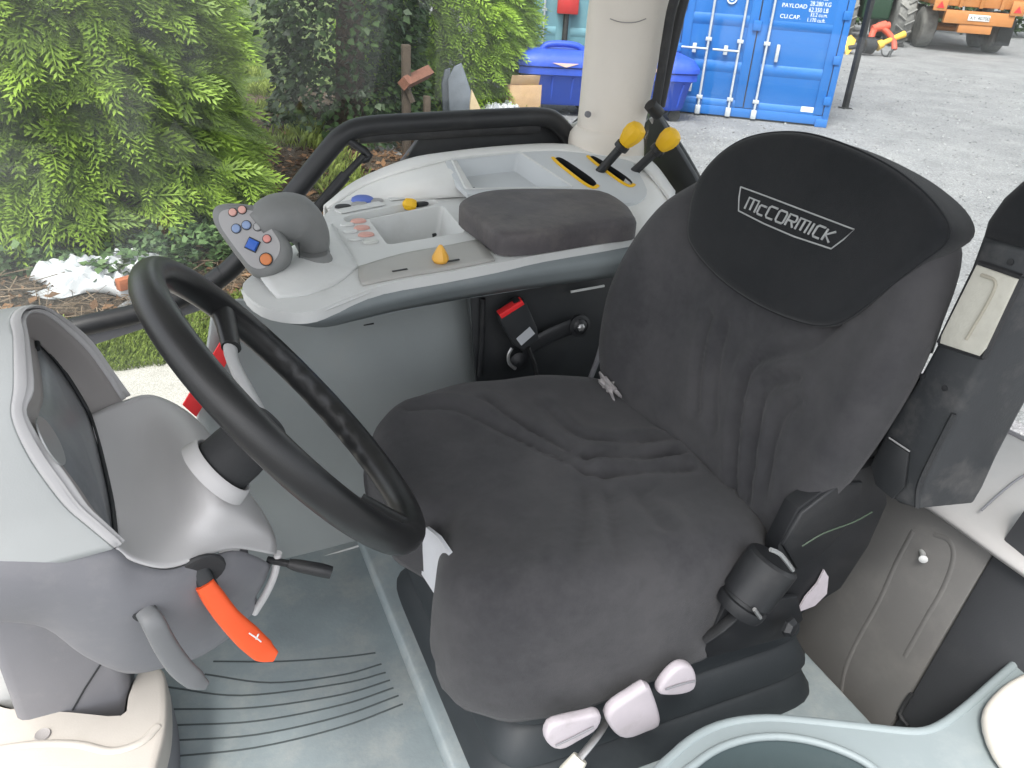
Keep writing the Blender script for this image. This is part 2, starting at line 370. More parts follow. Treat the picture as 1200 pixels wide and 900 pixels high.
# --- rear window: seal, arm, panes
rw = thing('rear_window', 'dusty rear window pane behind the seat', 'window', (1.58, 1.1, 1.46))
_gp = cr([V(1.60, .20, 0), V(1.61, .80, 0), V(1.60, 1.25, 0), V(1.54, 1.55, 0), V(1.30, 2.0, 0)], 6)
gp_ = from_py('glass_pane', [V(p.x, p.y, z) for z in (1.46, 2.62) for p in _gp], [(i, i+1, len(_gp)+i+1, len(_gp)+i) for i in range(len(_gp)-1)], M_GLASS, rw, 80)
_s = gp_.modifiers.new('thickness', 'SOLIDIFY'); _s.thickness = .005
fr_t = thing('rear_window_frame', 'black rubber sealed frame of the rear window beside the cream pillar', 'window frame', tuple(pY(770, 130, 1.72)))
tube('frame_seal', [pY(x, y, 1.84) for x, y in [(812, -60), (790, 0), (782, 40), (775, 85), (768, 125)]], .012, M_RUBBER, fr_t, 3, 10)
tube('frame_channel', [pY(x, y, 1.88) for x, y in [(822, -60), (802, 0), (792, 40), (782, 85), (774, 125)]], .012, M_BLACKS, fr_t, 3, 10)
tube('hinge_block', [pY(762, 122, 1.84), pY(772, 134, 1.84)], .018, M_BLACKS, fr_t, 1, 10)
tube('stay_arm', [pY(768, 132, 2.0), pY(785, 155, 1.98), pY(805, 186, 1.96), pY(825, 222, 1.94)], .010, M_BLACKS, fr_t, 3, 10)
tube('stay_rod', [pY(763, 138, 1.98), pY(780, 168, 1.96), pY(810, 220, 1.93)], .0065, M_STEEL, fr_t, 3, 8)
prism('lower_corner', [pX(748, 150, 1.30), pX(768, 132, 1.30), pX(812, 205, 1.30), pX(830, 240, 1.30), pX(800, 262, 1.30), pX(745, 205, 1.30)], V(.02, .01, 0), M_BLACK, fr_t, .003)

# --- rear storage panel behind the seat, shelf on top
XB = 1.12
def bx_(x, y, k=.2): return pP(x, y, V(XB, .8, FZ), V(-1, 0, k))   # front face leaning rearward
rb_t = thing('rear_trim_box', 'brown-grey moulded storage panel between seat and left rear fender', 'panel', (1.2, .9, FZ))
fo = [bx_(1164, 648), bx_(1036, 862), bx_(1000, 856), bx_(880, 742), V(XB, 1.55, FZ), V(XB+.09, 1.55, 1.45), bx_(1000, 540), bx_(1060, 578)]
M_TAUPE = mat('brown_grey_plastic', (.15, .146, .14), .52, .04, 5, .1, 420, dust=.3, dustcol=(.26, .25, .23), dscale=9)
prism('front_panel', fo, V(.04, 0, .01), M_TAUPE, rb_t, .004)
tube('panel_ridge', [bx_(x, y)+V(.001, 0, 0) for x, y in [(1070, 622), (1050, 660), (1030, 705), (1005, 750), (990, 785), (985, 815)]], .006, M_TAUPE, rb_t, 4, 8, .35, V(-1, 0, .2))
tube('panel_ridge', [bx_(x, y)+V(.001, 0, 0) for x, y in [(1094, 626), (1112, 634), (1117, 655), (1105, 690), (1085, 725), (1060, 770)]], .006, M_TAUPE, rb_t, 4, 8, .35, V(-1, 0, .2))
lathe('coat_hook', [(.001, -.01), (.006, -.008), (.005, .012), (.008, .022), (.001, .026)], bx_(1081, 648), V(-.7, -.7, .1), M_LIGHT, rb_t, 12)
# shelf
sh = [[pZ(1004, 540, 1.455), pZ(1062, 575, 1.458), pZ(1110, 606, 1.46), pZ(1165, 645, 1.46), pZ(1230, 690, 1.455)],
      [pZ(1040, 505, 1.475), pZ(1090, 535, 1.478), pZ(1140, 562, 1.48), pZ(1200, 600, 1.48), pZ(1260, 640, 1.475)],
      [pZ(1080, 475, 1.47), pZ(1120, 495, 1.472), pZ(1160, 512, 1.475), pZ(1205, 535, 1.475), pZ(1270, 565, 1.47)],
      [pZ(1088, 462, 1.462), pZ(1128, 482, 1.464), pZ(1168, 499, 1.466), pZ(1215, 522, 1.466), pZ(1280, 552, 1.46)]]
grid_obj('top_shelf', sh, mat('pale_grey_shelf', (.43, .42, .41), .5, .04, 5, .08, 400, dust=.3, dustcol=(.5, .48, .45), dscale=8), rb_t, .012, 4)
tube('shelf_seam', [pZ(x, y, 1.483) for x, y in [(1150, 598), (1172, 578), (1195, 560), (1225, 545)]], .0022, M_MID, rb_t, 3, 6)
tube('shelf_edge_seal', [pZ(x, y, 1.468) for x, y in [(1085, 463), (1128, 483), (1168, 500), (1215, 523), (1280, 553)]], .007, M_MID, rb_t, 3, 8)
tube('panel_joint', [bx_(1088, 596), bx_(1130, 625), bx_(1163, 648)], .0022, M_BLACK, rb_t, 2, 6)
# dark vertical cover beside it
dk = thing('lower_pillar_cover', 'dark charcoal cover panel beside the brown-grey storage panel', 'panel', (1.15, .55, FZ))
M_DARKC = mat('charcoal_plastic', (.04, .042, .046), .5, .1, 6, .12, 400, dust=.25, dustcol=(.1, .1, .1), dscale=8)
prism('cover_face', [bx_(1166, 646)+V(-.004, 0, 0), bx_(1205, 588)+V(0, 0, 0), bx_(1330, 640), bx_(1230, 860), bx_(1085, 880), bx_(1042, 858)], V(.05, 0, .01), M_DARKC, dk, .006)
tube('cover_lip', [bx_(1066, 850)+V(-.004, 0, 0), bx_(1056, 835)+V(-.004, 0, 0), bx_(1070, 812)+V(-.004, 0, 0)], .004, M_RUBBER, dk, 2, 6)

# --- left side console at the door opening with oval bin
lc = thing('door_side_console', 'blue-grey moulded console with oval storage bin by the open door', 'console', (.8, .45, FZ))
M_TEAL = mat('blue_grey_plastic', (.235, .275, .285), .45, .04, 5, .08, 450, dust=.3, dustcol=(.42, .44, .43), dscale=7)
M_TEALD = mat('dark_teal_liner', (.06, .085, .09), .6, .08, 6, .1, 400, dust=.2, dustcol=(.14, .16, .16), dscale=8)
ZL = 1.30
o_px = [(768, 915), (790, 884), (820, 860), (855, 846), (900, 841), (955, 845), (1010, 851), (1055, 856), (1085, 856), (1110, 845), (1140, 822), (1170, 795), (1205, 764), (1260, 715), (1340, 690), (1340, 1010), (1050, 1080), (790, 1000)]
h_px = [(798, 915), (815, 895), (842, 877), (875, 866), (910, 863), (945, 867), (980, 877), (1012, 892), (1035, 912), (1042, 945), (1020, 985), (960, 1010), (880, 1005), (820, 970)]
outer = cr([pZ(x, y, ZL) for x, y in o_px], 3, True); hole = cr([pZ(x, y, ZL) for x, y in h_px], 3, True)
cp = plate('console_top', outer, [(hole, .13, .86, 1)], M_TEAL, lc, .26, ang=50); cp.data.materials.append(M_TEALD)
tube('bin_rim', hole+[hole[0]], .006, M_TEAL, lc, 1, 10)
tube('console_rim', [p+V(0, 0, -.004) for p in outer[:45]], .008, M_TEAL, lc, 1, 10)
wp_ = cr([pZ(x, y, ZL+.004) for x, y in [(1147, 848), (1160, 822), (1190, 800), (1240, 785), (1300, 800), (1290, 900), (1230, 935), (1190, 922), (1160, 890)]], 3, True)
prism('white_pad', wp_, V(0, 0, .022), mat('pad_cream', (.58, .55, .50), .5, .03, 5, .08, 300, dust=.3, dustcol=(.42, .39, .34)), lc, .01, 4)

# --- cab roof (out of frame, shades the cab)
rf = thing('cab_roof', 'cab roof with pale lining above the seat', 'roof', (.45, 1.08, 2.62))
rbox('roof_shell', V(.45, 1.12, 2.76), (2.5, 2.15, .10), M_WHITE, rf, .04, None, 3)
rbox('roof_lining', V(.45, 1.08, 2.69), (2.3, 1.70, .035), M_LIGHT, rf, .015, None, 2)
# ================================================================== RIGHT CONSOLE
ZC = 1.75
con = thing('right_console', 'light grey armrest control console beside the seat with buttons and trays', 'console', (.5, 1.5, FZ))
ZT = ZC
top_px = [(284, 338), (296, 322), (330, 300), (365, 270), (386, 246), (400, 236), (450, 229), (535, 219), (566, 222), (640, 221), (735, 245), (742, 276), (735, 281), (640, 297), (585, 308), (520, 320), (450, 334), (400, 352), (370, 364), (340, 366), (305, 358)]
outer = cr([pZ(x, y, ZT) for x, y in top_px], 3, True)
def loop(px, z=ZT, k=3): return cr([pZ(x, y, z) for x, y in px], k, True) if k > 1 else [pZ(x, y, z) for x, y in px]
def rrect(a, b, c, d, r=.15, z=ZT, k=4):
    """rounded quad through four pixel corners"""
    Q = [pZ(x, y, z) for x, y in (a, b, c, d)]; out = []
    for i in range(4):
        p0, p, p1 = Q[i-1], Q[i], Q[(i+1) % 4]
        for j in range(k+1):
            t = j/k; A = p.lerp(p0, r*(1-t)) if 0 else None
            s0 = p.lerp(p0, r); s1 = p.lerp(p1, r); out.append(s0*(1-t)**2+p*2*t*(1-t)+s1*t*t)
    return out
bin_l = rrect((432, 257), (519, 241), (546, 272), (454, 287), .08)
slot_l = rrect((400, 254), (508, 232), (516, 239), (407, 262), .3)
knobslot = rrect((458, 317), (533, 304), (536, 309), (461, 322), .3)
cpl = plate('console_deck', outer, [(bin_l, .075, .82), (slot_l, .02, .9), ], M_LIGHT, con, .02, ang=50)
# dark side band below the deck edge
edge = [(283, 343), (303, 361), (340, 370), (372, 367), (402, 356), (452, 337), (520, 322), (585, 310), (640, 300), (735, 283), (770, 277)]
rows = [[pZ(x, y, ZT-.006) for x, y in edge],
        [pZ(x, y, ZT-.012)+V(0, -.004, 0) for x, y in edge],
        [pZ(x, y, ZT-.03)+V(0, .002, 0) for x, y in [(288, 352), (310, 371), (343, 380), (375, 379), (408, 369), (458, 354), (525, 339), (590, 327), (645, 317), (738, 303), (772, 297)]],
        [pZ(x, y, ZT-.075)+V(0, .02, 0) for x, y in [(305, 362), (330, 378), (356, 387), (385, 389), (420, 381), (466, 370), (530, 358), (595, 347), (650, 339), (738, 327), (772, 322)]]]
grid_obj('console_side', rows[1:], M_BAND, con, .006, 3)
grid_obj('console_lip', [[p+V(0, .006, .004) for p in rows[0]], rows[0], rows[1]], M_LIGHT, con, .004, 3)
# underside so the console is a closed body
ul = [pZ(x, y, ZT-.078)+V(0, .02, 0) for x, y in [(305, 362), (330, 378), (356, 387), (385, 389), (420, 381), (530, 358), (650, 339), (738, 327)]]
prism('console_underside', ul+[V(.95, 1.62, ZT-.078), V(.22, 1.62, ZT-.078)], V(0, 0, .004), M_BAND, con, 0)
# sloping finger ledge with small knob
led = [[pZ(x, y, ZT+.004) for x, y in [(420, 312), (470, 297), (520, 288), (560, 280)]],
       [pZ(x, y, ZT+.006) for x, y in [(420, 322), (470, 309), (525, 299), (570, 290)]],
       [pZ(x, y, ZT+.004) for x, y in [(425, 333), (475, 323), (530, 314), (580, 304)]]]
grid_obj('finger_ledge', led, mat('warm_grey_plastic', (.40, .395, .375), .5, .03, 5, .1, 450, dust=.2, dustcol=(.33, .31, .28)), con, .004, 4)
tube('ledge_slot', [pZ(460, 318, ZT+.006), pZ(477, 315, ZT+.006)], .0026, M_BLACK, con, 1, 6, .5, V(0, 0, 1))
tube('ledge_slot', [pZ(520, 307, ZT+.008), pZ(538, 304, ZT+.008)], .003, M_BLACK, con, 1, 6, .5, V(0, 0, 1))
def knob(name, px, py, z, h, r, m, parent, lean=V(0, 0, 1)):
    b = pZ(px, py, z); a = lean.normalized()
    return lathe(name, [(r*.8, 0), (r, h*.15), (r*.95, h*.35), (r*.55, h*.72), (r*.22, h*.97), (.0005, h)], b, a, m, parent, 10, 25)
knob('throttle_knob', 516, 307, ZT+.006, .034, .016, mat('amber_plastic', (.75, .40, .06), .4, .05), con)
tube('selector_stem', [pZ(505, 238, ZT-.012), pZ(488, 240, ZT-.004)], .006, M_BLACK, con, 1, 8)
lathe('selector_knob', [(.002, -.002), (.012, 0), (.015, .010), (.013, .024), (.004, .030)], pZ(487, 241, ZT-.004), (pZ(466, 237, ZT+.004)-pZ(487, 241, ZT-.004)), M_YEL, con, 8, 20)
# items lying in the bin
tube('power_socket', [pZ(483, 277, ZT-.06), pZ(500, 270, ZT-.055)], .012, M_MID, con, 1, 10)
tube('power_socket', [pZ(505, 276, ZT-.062), pZ(518, 272, ZT-.06)], .007, M_BLACK, con, 1, 8)
# buttons
def button(px, py, m, r=.0085, z=ZT, h=.005, el=1.5, parent=con):
    c = pZ(px, py, z); n = 14
    ring = lambda q, hh: [c+V(math.cos(t)*q*el, math.sin(t)*q, hh) for t in [2*math.pi*i/n for i in range(n)]]
    return loft('button', [ring(r*1.15, .0005), ring(r*1.1, h*.6), ring(r*.95, h), ring(r*.3, h*1.1)], m, parent, True, 30)
for x, y, m in [(402, 243, M_BLACK), (421, 240, M_GREYB), (440, 236, M_GREYB), (464, 231, M_GREENW), (484, 228, M_GREENW), (503, 225, M_GREENW), (528, 227, M_GREYB), (549, 227, M_GREYB)]:
    button(x, y, m, .011)
for x, y, m in [(420, 260, M_PINK), (424, 268, M_PINK), (429, 276, M_PINK), (434, 284, M_GREENW)]: button(x, y, m, .010)
for x, y in [(407, 264), (411, 272), (416, 281), (387, 270)]: button(x, y, M_LIGHT, .009, h=.004)
tube('button_strip', [pZ(396, 248, ZT+.002), pZ(447, 238, ZT+.002)], .016, M_LIGHT, con, 1, 12, .12, V(0, 0, 1))
tube('button_strip', [pZ(455, 233, ZT+.002), pZ(512, 226, ZT+.002)], .016, M_LIGHT, con, 1, 12, .12, V(0, 0, 1))
tube('button_strip', [pZ(522, 227, ZT+.002), pZ(556, 228, ZT+.002)], .015, M_LIGHT, con, 1, 12, .12, V(0, 0, 1))
for x, y in [(425, 231), (467, 224)]:
    lathe('dial', [(.026, 0), (.025, .005), (.02, .008), (.002, .009)] if x < 440 else [(.016, 0), (.016, .005), (.012, .008), (.002, .009)], pZ(x, y+4, ZT), V(0, 0, 1), mat('blue_dial', (.10, .16, .50), .5, .1), con, 18)
# joystick mound
mz = [[pZ(*p) for p in [(300, 318, ZT+.002), (330, 296, ZT+.002), (365, 275, ZT+.002), (390, 262, ZT+.002)]],
      [pZ(*p) for p in [(305, 325, ZT+.012), (340, 305, ZT+.022), (372, 290, ZT+.022), (398, 276, ZT+.008)]],
      [pZ(*p) for p in [(315, 338, ZT+.010), (350, 325, ZT+.016), (385, 310, ZT+.014), (410, 296, ZT+.006)]],
      [pZ(*p) for p in [(325, 349, ZT+.002), (360, 345, ZT+.002), (395, 332, ZT+.002), (420, 312, ZT+.002)]]]
grid_obj('joystick_mound', mz, M_LIGHT, con, .003, 4)

# --- armrest pad
padm = mat('worn_vinyl', (.075, .068, .072), .55, .2, 14, .3, 160, dust=.6, dustcol=(.15, .135, .125), dscale=11, dthr=.46)
arm = thing('armrest_pad', 'dark grey worn vinyl armrest cushion on the right console', 'armrest', tuple(pZ(650, 265, ZT)))
zt = ZT+.046
topo = cr([pZ(x, y, zt) for x, y in [(538, 240), (545, 231), (566, 224), (600, 221), (655, 221), (705, 223), (732, 236), (744, 251), (743, 258), (700, 263), (640, 272), (592, 275), (575, 268), (556, 254)]], 3, True)
cA = sum(topo, Vector())/len(topo)
def pr(s, z, dy=0): return [V(cA.x+(p.x-cA.x)*s, cA.y+(p.y-cA.y)*s+dy, z) for p in topo]
loft('pad_body', [pr(.5, zt+.004), pr(.85, zt+.003), pr(.955, zt+.001), pr(.985, zt-.003), pr(.998, zt-.009), pr(1.0, zt-.02), pr(1.0, ZT+.003)], padm, arm, True, 70)

# --- white fender cover behind, with tray and lever panel
fen = thing('fender_cover', 'glossy white fender cover with grey tray and lever panel behind the console', 'fender cover', (.9, 1.7, 1.2))
FO = V(.9, 1.75, 1.775); FN = V(.02, -.26, 1).normalized()
def pf(x, y, d=0): return pP(x, y, FO+FN*d, FN)
sk = [[pf(530, 181), pf(580, 176), pf(640, 172), pf(700, 177), pf(748, 186), pf(772, 205), pf(790, 238)]]
cov = [[pZ(382, 243, ZT-.03), pZ(420, 214, ZT+.01), pf(478, 190, -.004), pf(530, 180.5, -.006), pf(590, 174, -.006), pf(650, 171, -.006), pf(705, 176, -.006), pf(748, 184, -.006), pf(768, 196, -.012), pf(790, 226, -.03)],
       [pZ(385, 246, ZT-.02), pZ(430, 218, ZT+.015), pf(484, 200, -.002), pf(535, 188, -.003), pf(592, 182, -.003), pf(650, 179, -.003), pf(700, 184, -.003), pf(740, 192, -.003), pf(764, 212, -.006), pf(786, 242, -.02)],
       [pZ(395, 248, ZT-.006), pZ(445, 229, ZT+.008), pf(500, 215, -.002), pf(545, 205, -.003), pf(600, 202, -.003), pf(650, 202, -.003), pf(700, 208, -.003), pf(745, 218, -.003), pf(765, 235, -.006), pf(790, 270, -.02)],
       [pZ(398, 250, ZT-.012), pZ(450, 240, ZT-.012), pf(520, 232, -.03), pf(560, 230, -.03), pf(610, 228, -.03), pf(660, 228, -.03), pf(710, 240, -.03), pf(735, 262, -.03), pf(750, 285, -.03), pf(770, 310, -.04)]]
cov_o = [cov[0], cov[1]]
# plan: the shell is a ring of white around the grey insert panel; insert is a plate with real recesses
grid_obj('cover_shell_far', [[p+V(0, .03, -.10) for p in cov[0]], [p+V(0, .015, -.012) for p in cov[0]], cov[0], [a.lerp(b, .9) for a, b in zip(cov[0], cov[1])]], M_WHITE, fen, .005, 4)
grid_obj('cover_shell_front', [[r[i] for i in range(4)] for r in cov], M_WHITE, fen, .005, 4)
grid_obj('cover_shell_rear', [[pf(735, 183, -.007), pf(752, 186, -.008), pf(772, 203, -.014), pf(798, 236, -.035)], [pf(735, 205, -.007), pf(755, 213, -.008), pf(772, 232, -.012), pf(795, 262, -.035)], [pf(715, 235, -.007), pf(740, 240, -.008), pf(755, 262, -.012), pf(775, 300, -.035)], [pf(700, 265, -.04), pf(715, 275, -.04), pf(728, 290, -.04), pf(745, 320, -.06)]], M_WHITE, fen, .005, 4)
ins_px = [(521, 187), (535, 182), (590, 176), (650, 173), (700, 178), (735, 185), (745, 197), (758, 222), (752, 234), (735, 238), (700, 234), (650, 229), (600, 227), (548, 227)]
ins = cr([pf(x, y) for x, y in ins_px], 3, True)
def frr(a, b, c, d, r=.12, dd=0, k=4):
    Q = [pf(x, y, dd) for x, y in (a, b, c, d)]; out = []
    for i in range(4):
        p0, p, p1 = Q[i-1], Q[i], Q[(i+1) % 4]
        for j in range(k+1):
            t = j/k; s0 = p.lerp(p0, r); s1 = p.lerp(p1, r); out.append(s0*(1-t)**2+p*2*t*(1-t)+s1*t*t)
    return out
tray = frr((529, 187), (609, 178.5), (672, 220), (546, 222), .05)
s1 = frr((647, 186), (657, 183), (702, 214), (692, 221), .35)
s2 = frr((688, 184), (697, 182), (744, 213), (735, 219), .35)
lp = plate('insert_panel', ins, [(tray, .045, .86), (s1, .05, .9, 1), (s2, .05, .9, 1)], mat('pale_blue_grey_plastic', (.56, .585, .60), .42, .025, 5, .06, 400, dust=.15, dustcol=(.45, .45, .43)), fen, .012, ang=50)
lp.data.materials.append(M_BLACKS)
for s in (s1, s2):
    c = sum(s, Vector())/len(s)
    tube('slot_trim', [c+(p-c)*1.08+FN*.001 for p in (s[10:20]+s[:1] if 0 else s[14:20]+s[:4])], .0055, M_YEL, fen, 1, 8, .5, FN)
tube('tray_rim', [c_+FN*.001 for c_ in tray]+[tray[0]+FN*.001], .003, M_LIGHT, fen, 1, 6)
tube('tray_clip', [pf(548, 223, -.03), pf(556, 221, -.03)], .004, M_BLACK, fen, 1, 6)
# levers
def lever(base, mid, tip, label, zb=0):
    t = thing('control_lever', label, 'lever', tuple(pf(*base, -.03)), 'yellow topped levers')
    a = pf(*base, -.03); ax_len = .165
    d = (pY(tip[0], tip[1], pf(*base).y-.015)-a)
    tp = a+d; mdl = a+d*.66
    tube('lever_stem', [a, a+d*.3, mdl], [.0125, .0115, .0115], M_BLACKS, t, 3, 12)
    lathe('lever_collar', [(.012, -.008), (.019, -.005), (.019, .008), (.013, .011)], mdl, d, M_BLACKS, t, 16)
    L = d.length*.34
    lathe('lever_knob', [(.004, -.002), (.015, 0), (.0205, L*.18), (.0265, L*.5), (.027, L*.75), (.021, L*.97), (.010, L*1.08), (.0005, L*1.10)], mdl+d.normalized()*.008, d, M_YEL, t, 10, 32)
    lathe('lever_boot', [(.021, -.002), (.020, .006), (.014, .012), (.012, .014)], a+d.normalized()*.012, FN, M_RUBBER, t, 14)
lever((694, 211), None, (747, 151), 'yellow knobbed black lever in the slot next to the tray')
lever((734, 210), None, (789, 158), 'yellow knobbed black lever in the slot next to the cream pillar base')

# --- joystick
jo = thing('joystick', 'grey multifunction joystick with keypad face on the console tip', 'joystick', tuple(pZ(368, 298, ZT+.01)))
jm = mat('joystick_grey', (.175, .18, .178), .42, .04, 8, .06, 500, dust=.25, dustcol=(.28, .27, .25), dscale=14)
YJ = 1.385
def outline(px, Y): return cr([pY(x, y, Y) for x, y in px], 3, True)
kp = outline([(246, 250), (250, 240), (264, 236), (285, 237), (302, 241), (316, 252), (330, 272), (339, 288), (337, 305), (325, 320), (309, 327), (294, 322), (280, 306), (262, 282), (250, 264)], YJ)
ck = sum(kp, Vector())/len(kp)
vd = (CAM-ck).normalized(); nk = (vd+V(-.25, -.05, .25)).normalized()
# flatten the outline into the keypad plane
kp = [pP(*(600+F_PX*((p-CAM).dot(RT))/((p-CAM).dot(fw)), 450-F_PX*((p-CAM).dot(UP))/((p-CAM).dot(fw))), ck, nk) for p in kp]
ck = sum(kp, Vector())/len(kp)
def kr(s, h): return [ck+(p-ck)*s+nk*h for p in kp]
loft('keypad_head', [kr(.45, .003), kr(.80, .002), kr(.90, -.001), kr(.965, -.007), kr(1.0, -.018), kr(.99, -.034), kr(.9, -.046), kr(.7, -.052)], jm, jo, True, 80)
loft('keypad_face', [kr(.78, .0005), kr(.77, .0035), kr(.3, .0045)], mat('joystick_face', (.33, .325, .325), .5, .04), jo, True, 60)
# palm rest, blended from sections between head and stem
def sec(px, Y, w, h, n=18):
    c = pY(*px, Y); u = RT*w; v = UP*h; return c, u, v
path = [pY(300, 268, 1.405), pY(322, 256, 1.415), pY(345, 256, 1.425), pY(362, 272, 1.435), pY(368, 292, 1.44), pY(370, 302, 1.442)]
tube('palm_grip', path, [.030, .041, .044, .036, .028, .027], jm, jo, 5, 22, 1.0, None, 80)
lathe('stem_boot', [(.034, 0), (.032, .008), (.026, .014)], pZ(368, 305, ZT+.012), V(0, 0, 1), jm, jo, 18)
tube('grip_seam', [pY(350, 284, 1.402), pY(351, 302, 1.402)], .0012, M_BLACK, jo, 1, 5)
eu = RT-nk*RT.dot(nk); eu.normalize(); ev = nk.cross(eu)
def kbtn(x, y, m, r, n=16, h=.0045, rot=0, el=1):
    c = pP(x, y, ck+nk*.004, nk)
    ring = lambda q, hh: [c+nk*hh+eu*(math.cos(t+rot)*q)+ev*(math.sin(t+rot)*q*el) for t in [2*math.pi*i/n for i in range(n)]]
    loft('key', [ring(r*1.2, .0002), ring(r*1.2, .0012)], M_BLACK, jo, True, 30)
    return loft('key', [ring(r, .001), ring(r, h*.7), ring(r*.85, h), ring(r*.3, h*1.08)], m, jo, True, 30)
for x, y, m, r in [(273, 249, M_PINK, .0065), (284, 246, M_PINK, .0065), (277, 268, M_BLUEP, .0072), (289, 264, M_BLUEP, .0072), (302, 266, M_GREYB, .0065), (313, 280, mat('salmon_button', (.62, .25, .22), .5), .0065)]: kbtn(x, y, m, r)
kbtn(296, 287, M_BLUEB, .0125, 4, .007, .35)
kbtn(312, 304, mat('amber_button', (.58, .19, .06), .5), .0098)
# ================================================================== DASHBOARD AND STEERING
das = thing('dashboard', 'pale grey instrument cowl and steering column housing', 'dashboard', (-.15, 1.0, FZ))
LO = [(134, 642, .853), (105, 618, .854), (80, 597, .855), (60, 573, .855), (37, 540, .857), (20, 507, .862), (13, 482, .87), (16, 455, .882), (16, 420, .905), (15, 392, .93), (12, 374, .96), (22, 361, 1.01), (45, 358, 1.06), (75, 374, 1.12), (105, 400, 1.165), (130, 435, 1.185), (151, 463, 1.19)]
LI = [(145, 634, .868), (124, 614, .867), (103, 594, .868), (83, 563, .87), (60, 533, .873), (38, 502, .88), (30, 482, .888), (40, 458, .90), (37, 425, .925), (33, 397, .955), (30, 376, .985), (38, 367, 1.03), (55, 370, 1.075), (78, 388, 1.12), (103, 412, 1.15), (125, 442, 1.165), (143, 470, 1.17)]
lo = [pY(*p) for p in LO]; li = [pY(*p) for p in LI]
# screen plane
S1, S2, S3 = pY(42, 408, 1.10), pY(110, 510, 1.10), pY(132, 612, .93)
SN = (S2-S1).cross(S3-S1).normalized()
if SN.dot(CAM-S1) < 0: SN = -SN
scr_px = [(133, 626), (122, 612), (108, 596), (92, 572), (72, 545), (52, 515), (44, 490), (50, 465), (46, 430), (42, 410), (41, 402), (46, 404), (58, 417), (70, 432), (82, 450), (93, 468), (103, 487)]
scr = [pP(x, y, S1, SN) for x, y in scr_px]
li_x = li+[pY(150, 496, 1.16)+V(-.008, 0, -.004)]; scr_x = scr+[pP(110, 510, S1, SN)-SN*.005]
grid_obj('hood_inner', [li_x, [a.lerp(b, .5)+V(-.012, 0, 0) for a, b in zip(li_x, scr_x)], [b+SN*.001 for b in scr_x]], M_HOODIN, das, .003, 4)
mid = [a.lerp(b, .33)+V(.006, 0, .002) for a, b in zip(lo, li)]; mid2 = [a.lerp(b, .5)+V(-.004, 0, -.001) for a, b in zip(lo, li)]; mid3 = [a.lerp(b, .75)+V(.004, 0, .002) for a, b in zip(lo, li)]
grid_obj('hood_lip', [lo, mid, mid2, mid3, li], M_LILAC, das, .003, 3)
def fwd(p, d, k): return V(p.x-d, 1.02+(p.y-1.02)*k, p.z-.02*d/.3)
grid_obj('hood_shell', [[fwd(p, .42, .93) for p in lo], [fwd(p, .25, 1.0) for p in lo], [fwd(p, .10, 1.03) for p in lo], [fwd(p, .012, 1.015) for p in lo], lo], mat('pale_hood_plastic', (.43, .445, .44), .45, .03, 5, .08, 400, dust=.2, dustcol=(.42, .42, .40)), das, .004, 4)
sc_full = cr(scr+[pP(x, y, S1, SN) for x, y in ((112, 515), (121, 552), (129, 590))], 3, True); cS = sum(sc_full, Vector())/len(sc_full)
sp = loft('instrument_screen', [[cS+(p-cS)*1.01-SN*.004 for p in sc_full], [cS+(p-cS)*1.0+SN*.0 for p in sc_full], [cS+(p-cS)*.6+SN*.006 for p in sc_full], [cS+(p-cS)*.1+SN*.008 for p in sc_full]], M_SCREEN, das, True, 80)
tube('screen_seal', [p+SN*.002 for p in scr[9:]]+[pP(x, y, S1, SN)+SN*.002 for x, y in ((112, 515), (121, 552), (129, 590))]+[scr[0]+SN*.002], .0035, M_BLACK, das, 3, 8)
lathe('round_gauge', [(.03, 0), (.03, .002), (.001, .0025)], pP(52, 520, S1, SN)+SN*.006, SN, mat('gauge_face', (.3, .31, .31), .35, .1), das, 24)
# deck between screen and steering column (far -> near)
deck = [[(103, 487, None), (111, 515, None), (121, 552, None), (129, 590, None), (135, 622, None), (138, 641, .858)],
        [(143, 470, 1.17), (153, 508, 1.13), (158, 555, 1.05), (164, 597, .98), (164, 636, .905), (160, 656, .862)],
        [(180, 463, 1.195), (186, 495, 1.14), (196, 550, 1.045), (203, 597, .975), (205, 638, .91), (197, 664, .872)],
        [(225, 486, 1.19), (230, 505, 1.085), (240, 548, .99), (248, 592, .935), (248, 628, .925), (238, 652, .895)],
        [(262, 530, 1.17), (268, 545, 1.075), (278, 572, 1.0), (286, 603, .955), (285, 625, .95), (275, 642, .925)],
        [(290, 575, 1.15), (300, 588, 1.09), (312, 606, 1.04), (320, 622, 1.0), (324, 636, .98), (324, 650, .968)]]
grid_obj('column_deck', [[pY(*p) if p[2] else pP(p[0], p[1], S1, SN)+SN*.002 for p in r] for r in deck], M_LILAC, das, .004, 5)
# far side wall of the cowl, closes the body
fa = [pY(*r[0]) for r in deck[1:]]
grid_obj('far_wall', [fa, [p+V(-.01, .01, -.06) for p in fa], [p+V(-.02, -.03, -.2) for p in fa]], M_LILAC, das, .004, 3, flip=True)
# lower shell
t0 = [(-60, 634, .86), (0, 642, .856), (60, 645, .854), (128, 641, .856), (160, 660, .864), (197, 668, .874), (238, 656, .897), (275, 646, .927), (300, 652, .95), (318, 662, .97)]
t1 = [(-60, 672, .845), (0, 680, .842), (60, 686, .842), (125, 700, .845), (160, 708, .852), (197, 706, .864), (238, 700, .888), (270, 686, .915), (294, 680, .94), (310, 682, .965)]
t2 = [(-60, 705, .862), (0, 716, .862), (55, 724, .868), (102, 752, .88), (150, 770, .895), (195, 764, .91), (232, 752, .93), (262, 734, .95), (286, 714, .97), (300, 700, .985)]
t3 = [(-60, 712, .90), (0, 722, .90), (52, 730, .91), (98, 764, .92), (148, 785, .94), (195, 778, .95), (234, 766, .965), (266, 746, .98), (289, 723, .99), (302, 708, 1.0)]
r4 = [pY(*p)+V(0, .09, .05) for p in t3]
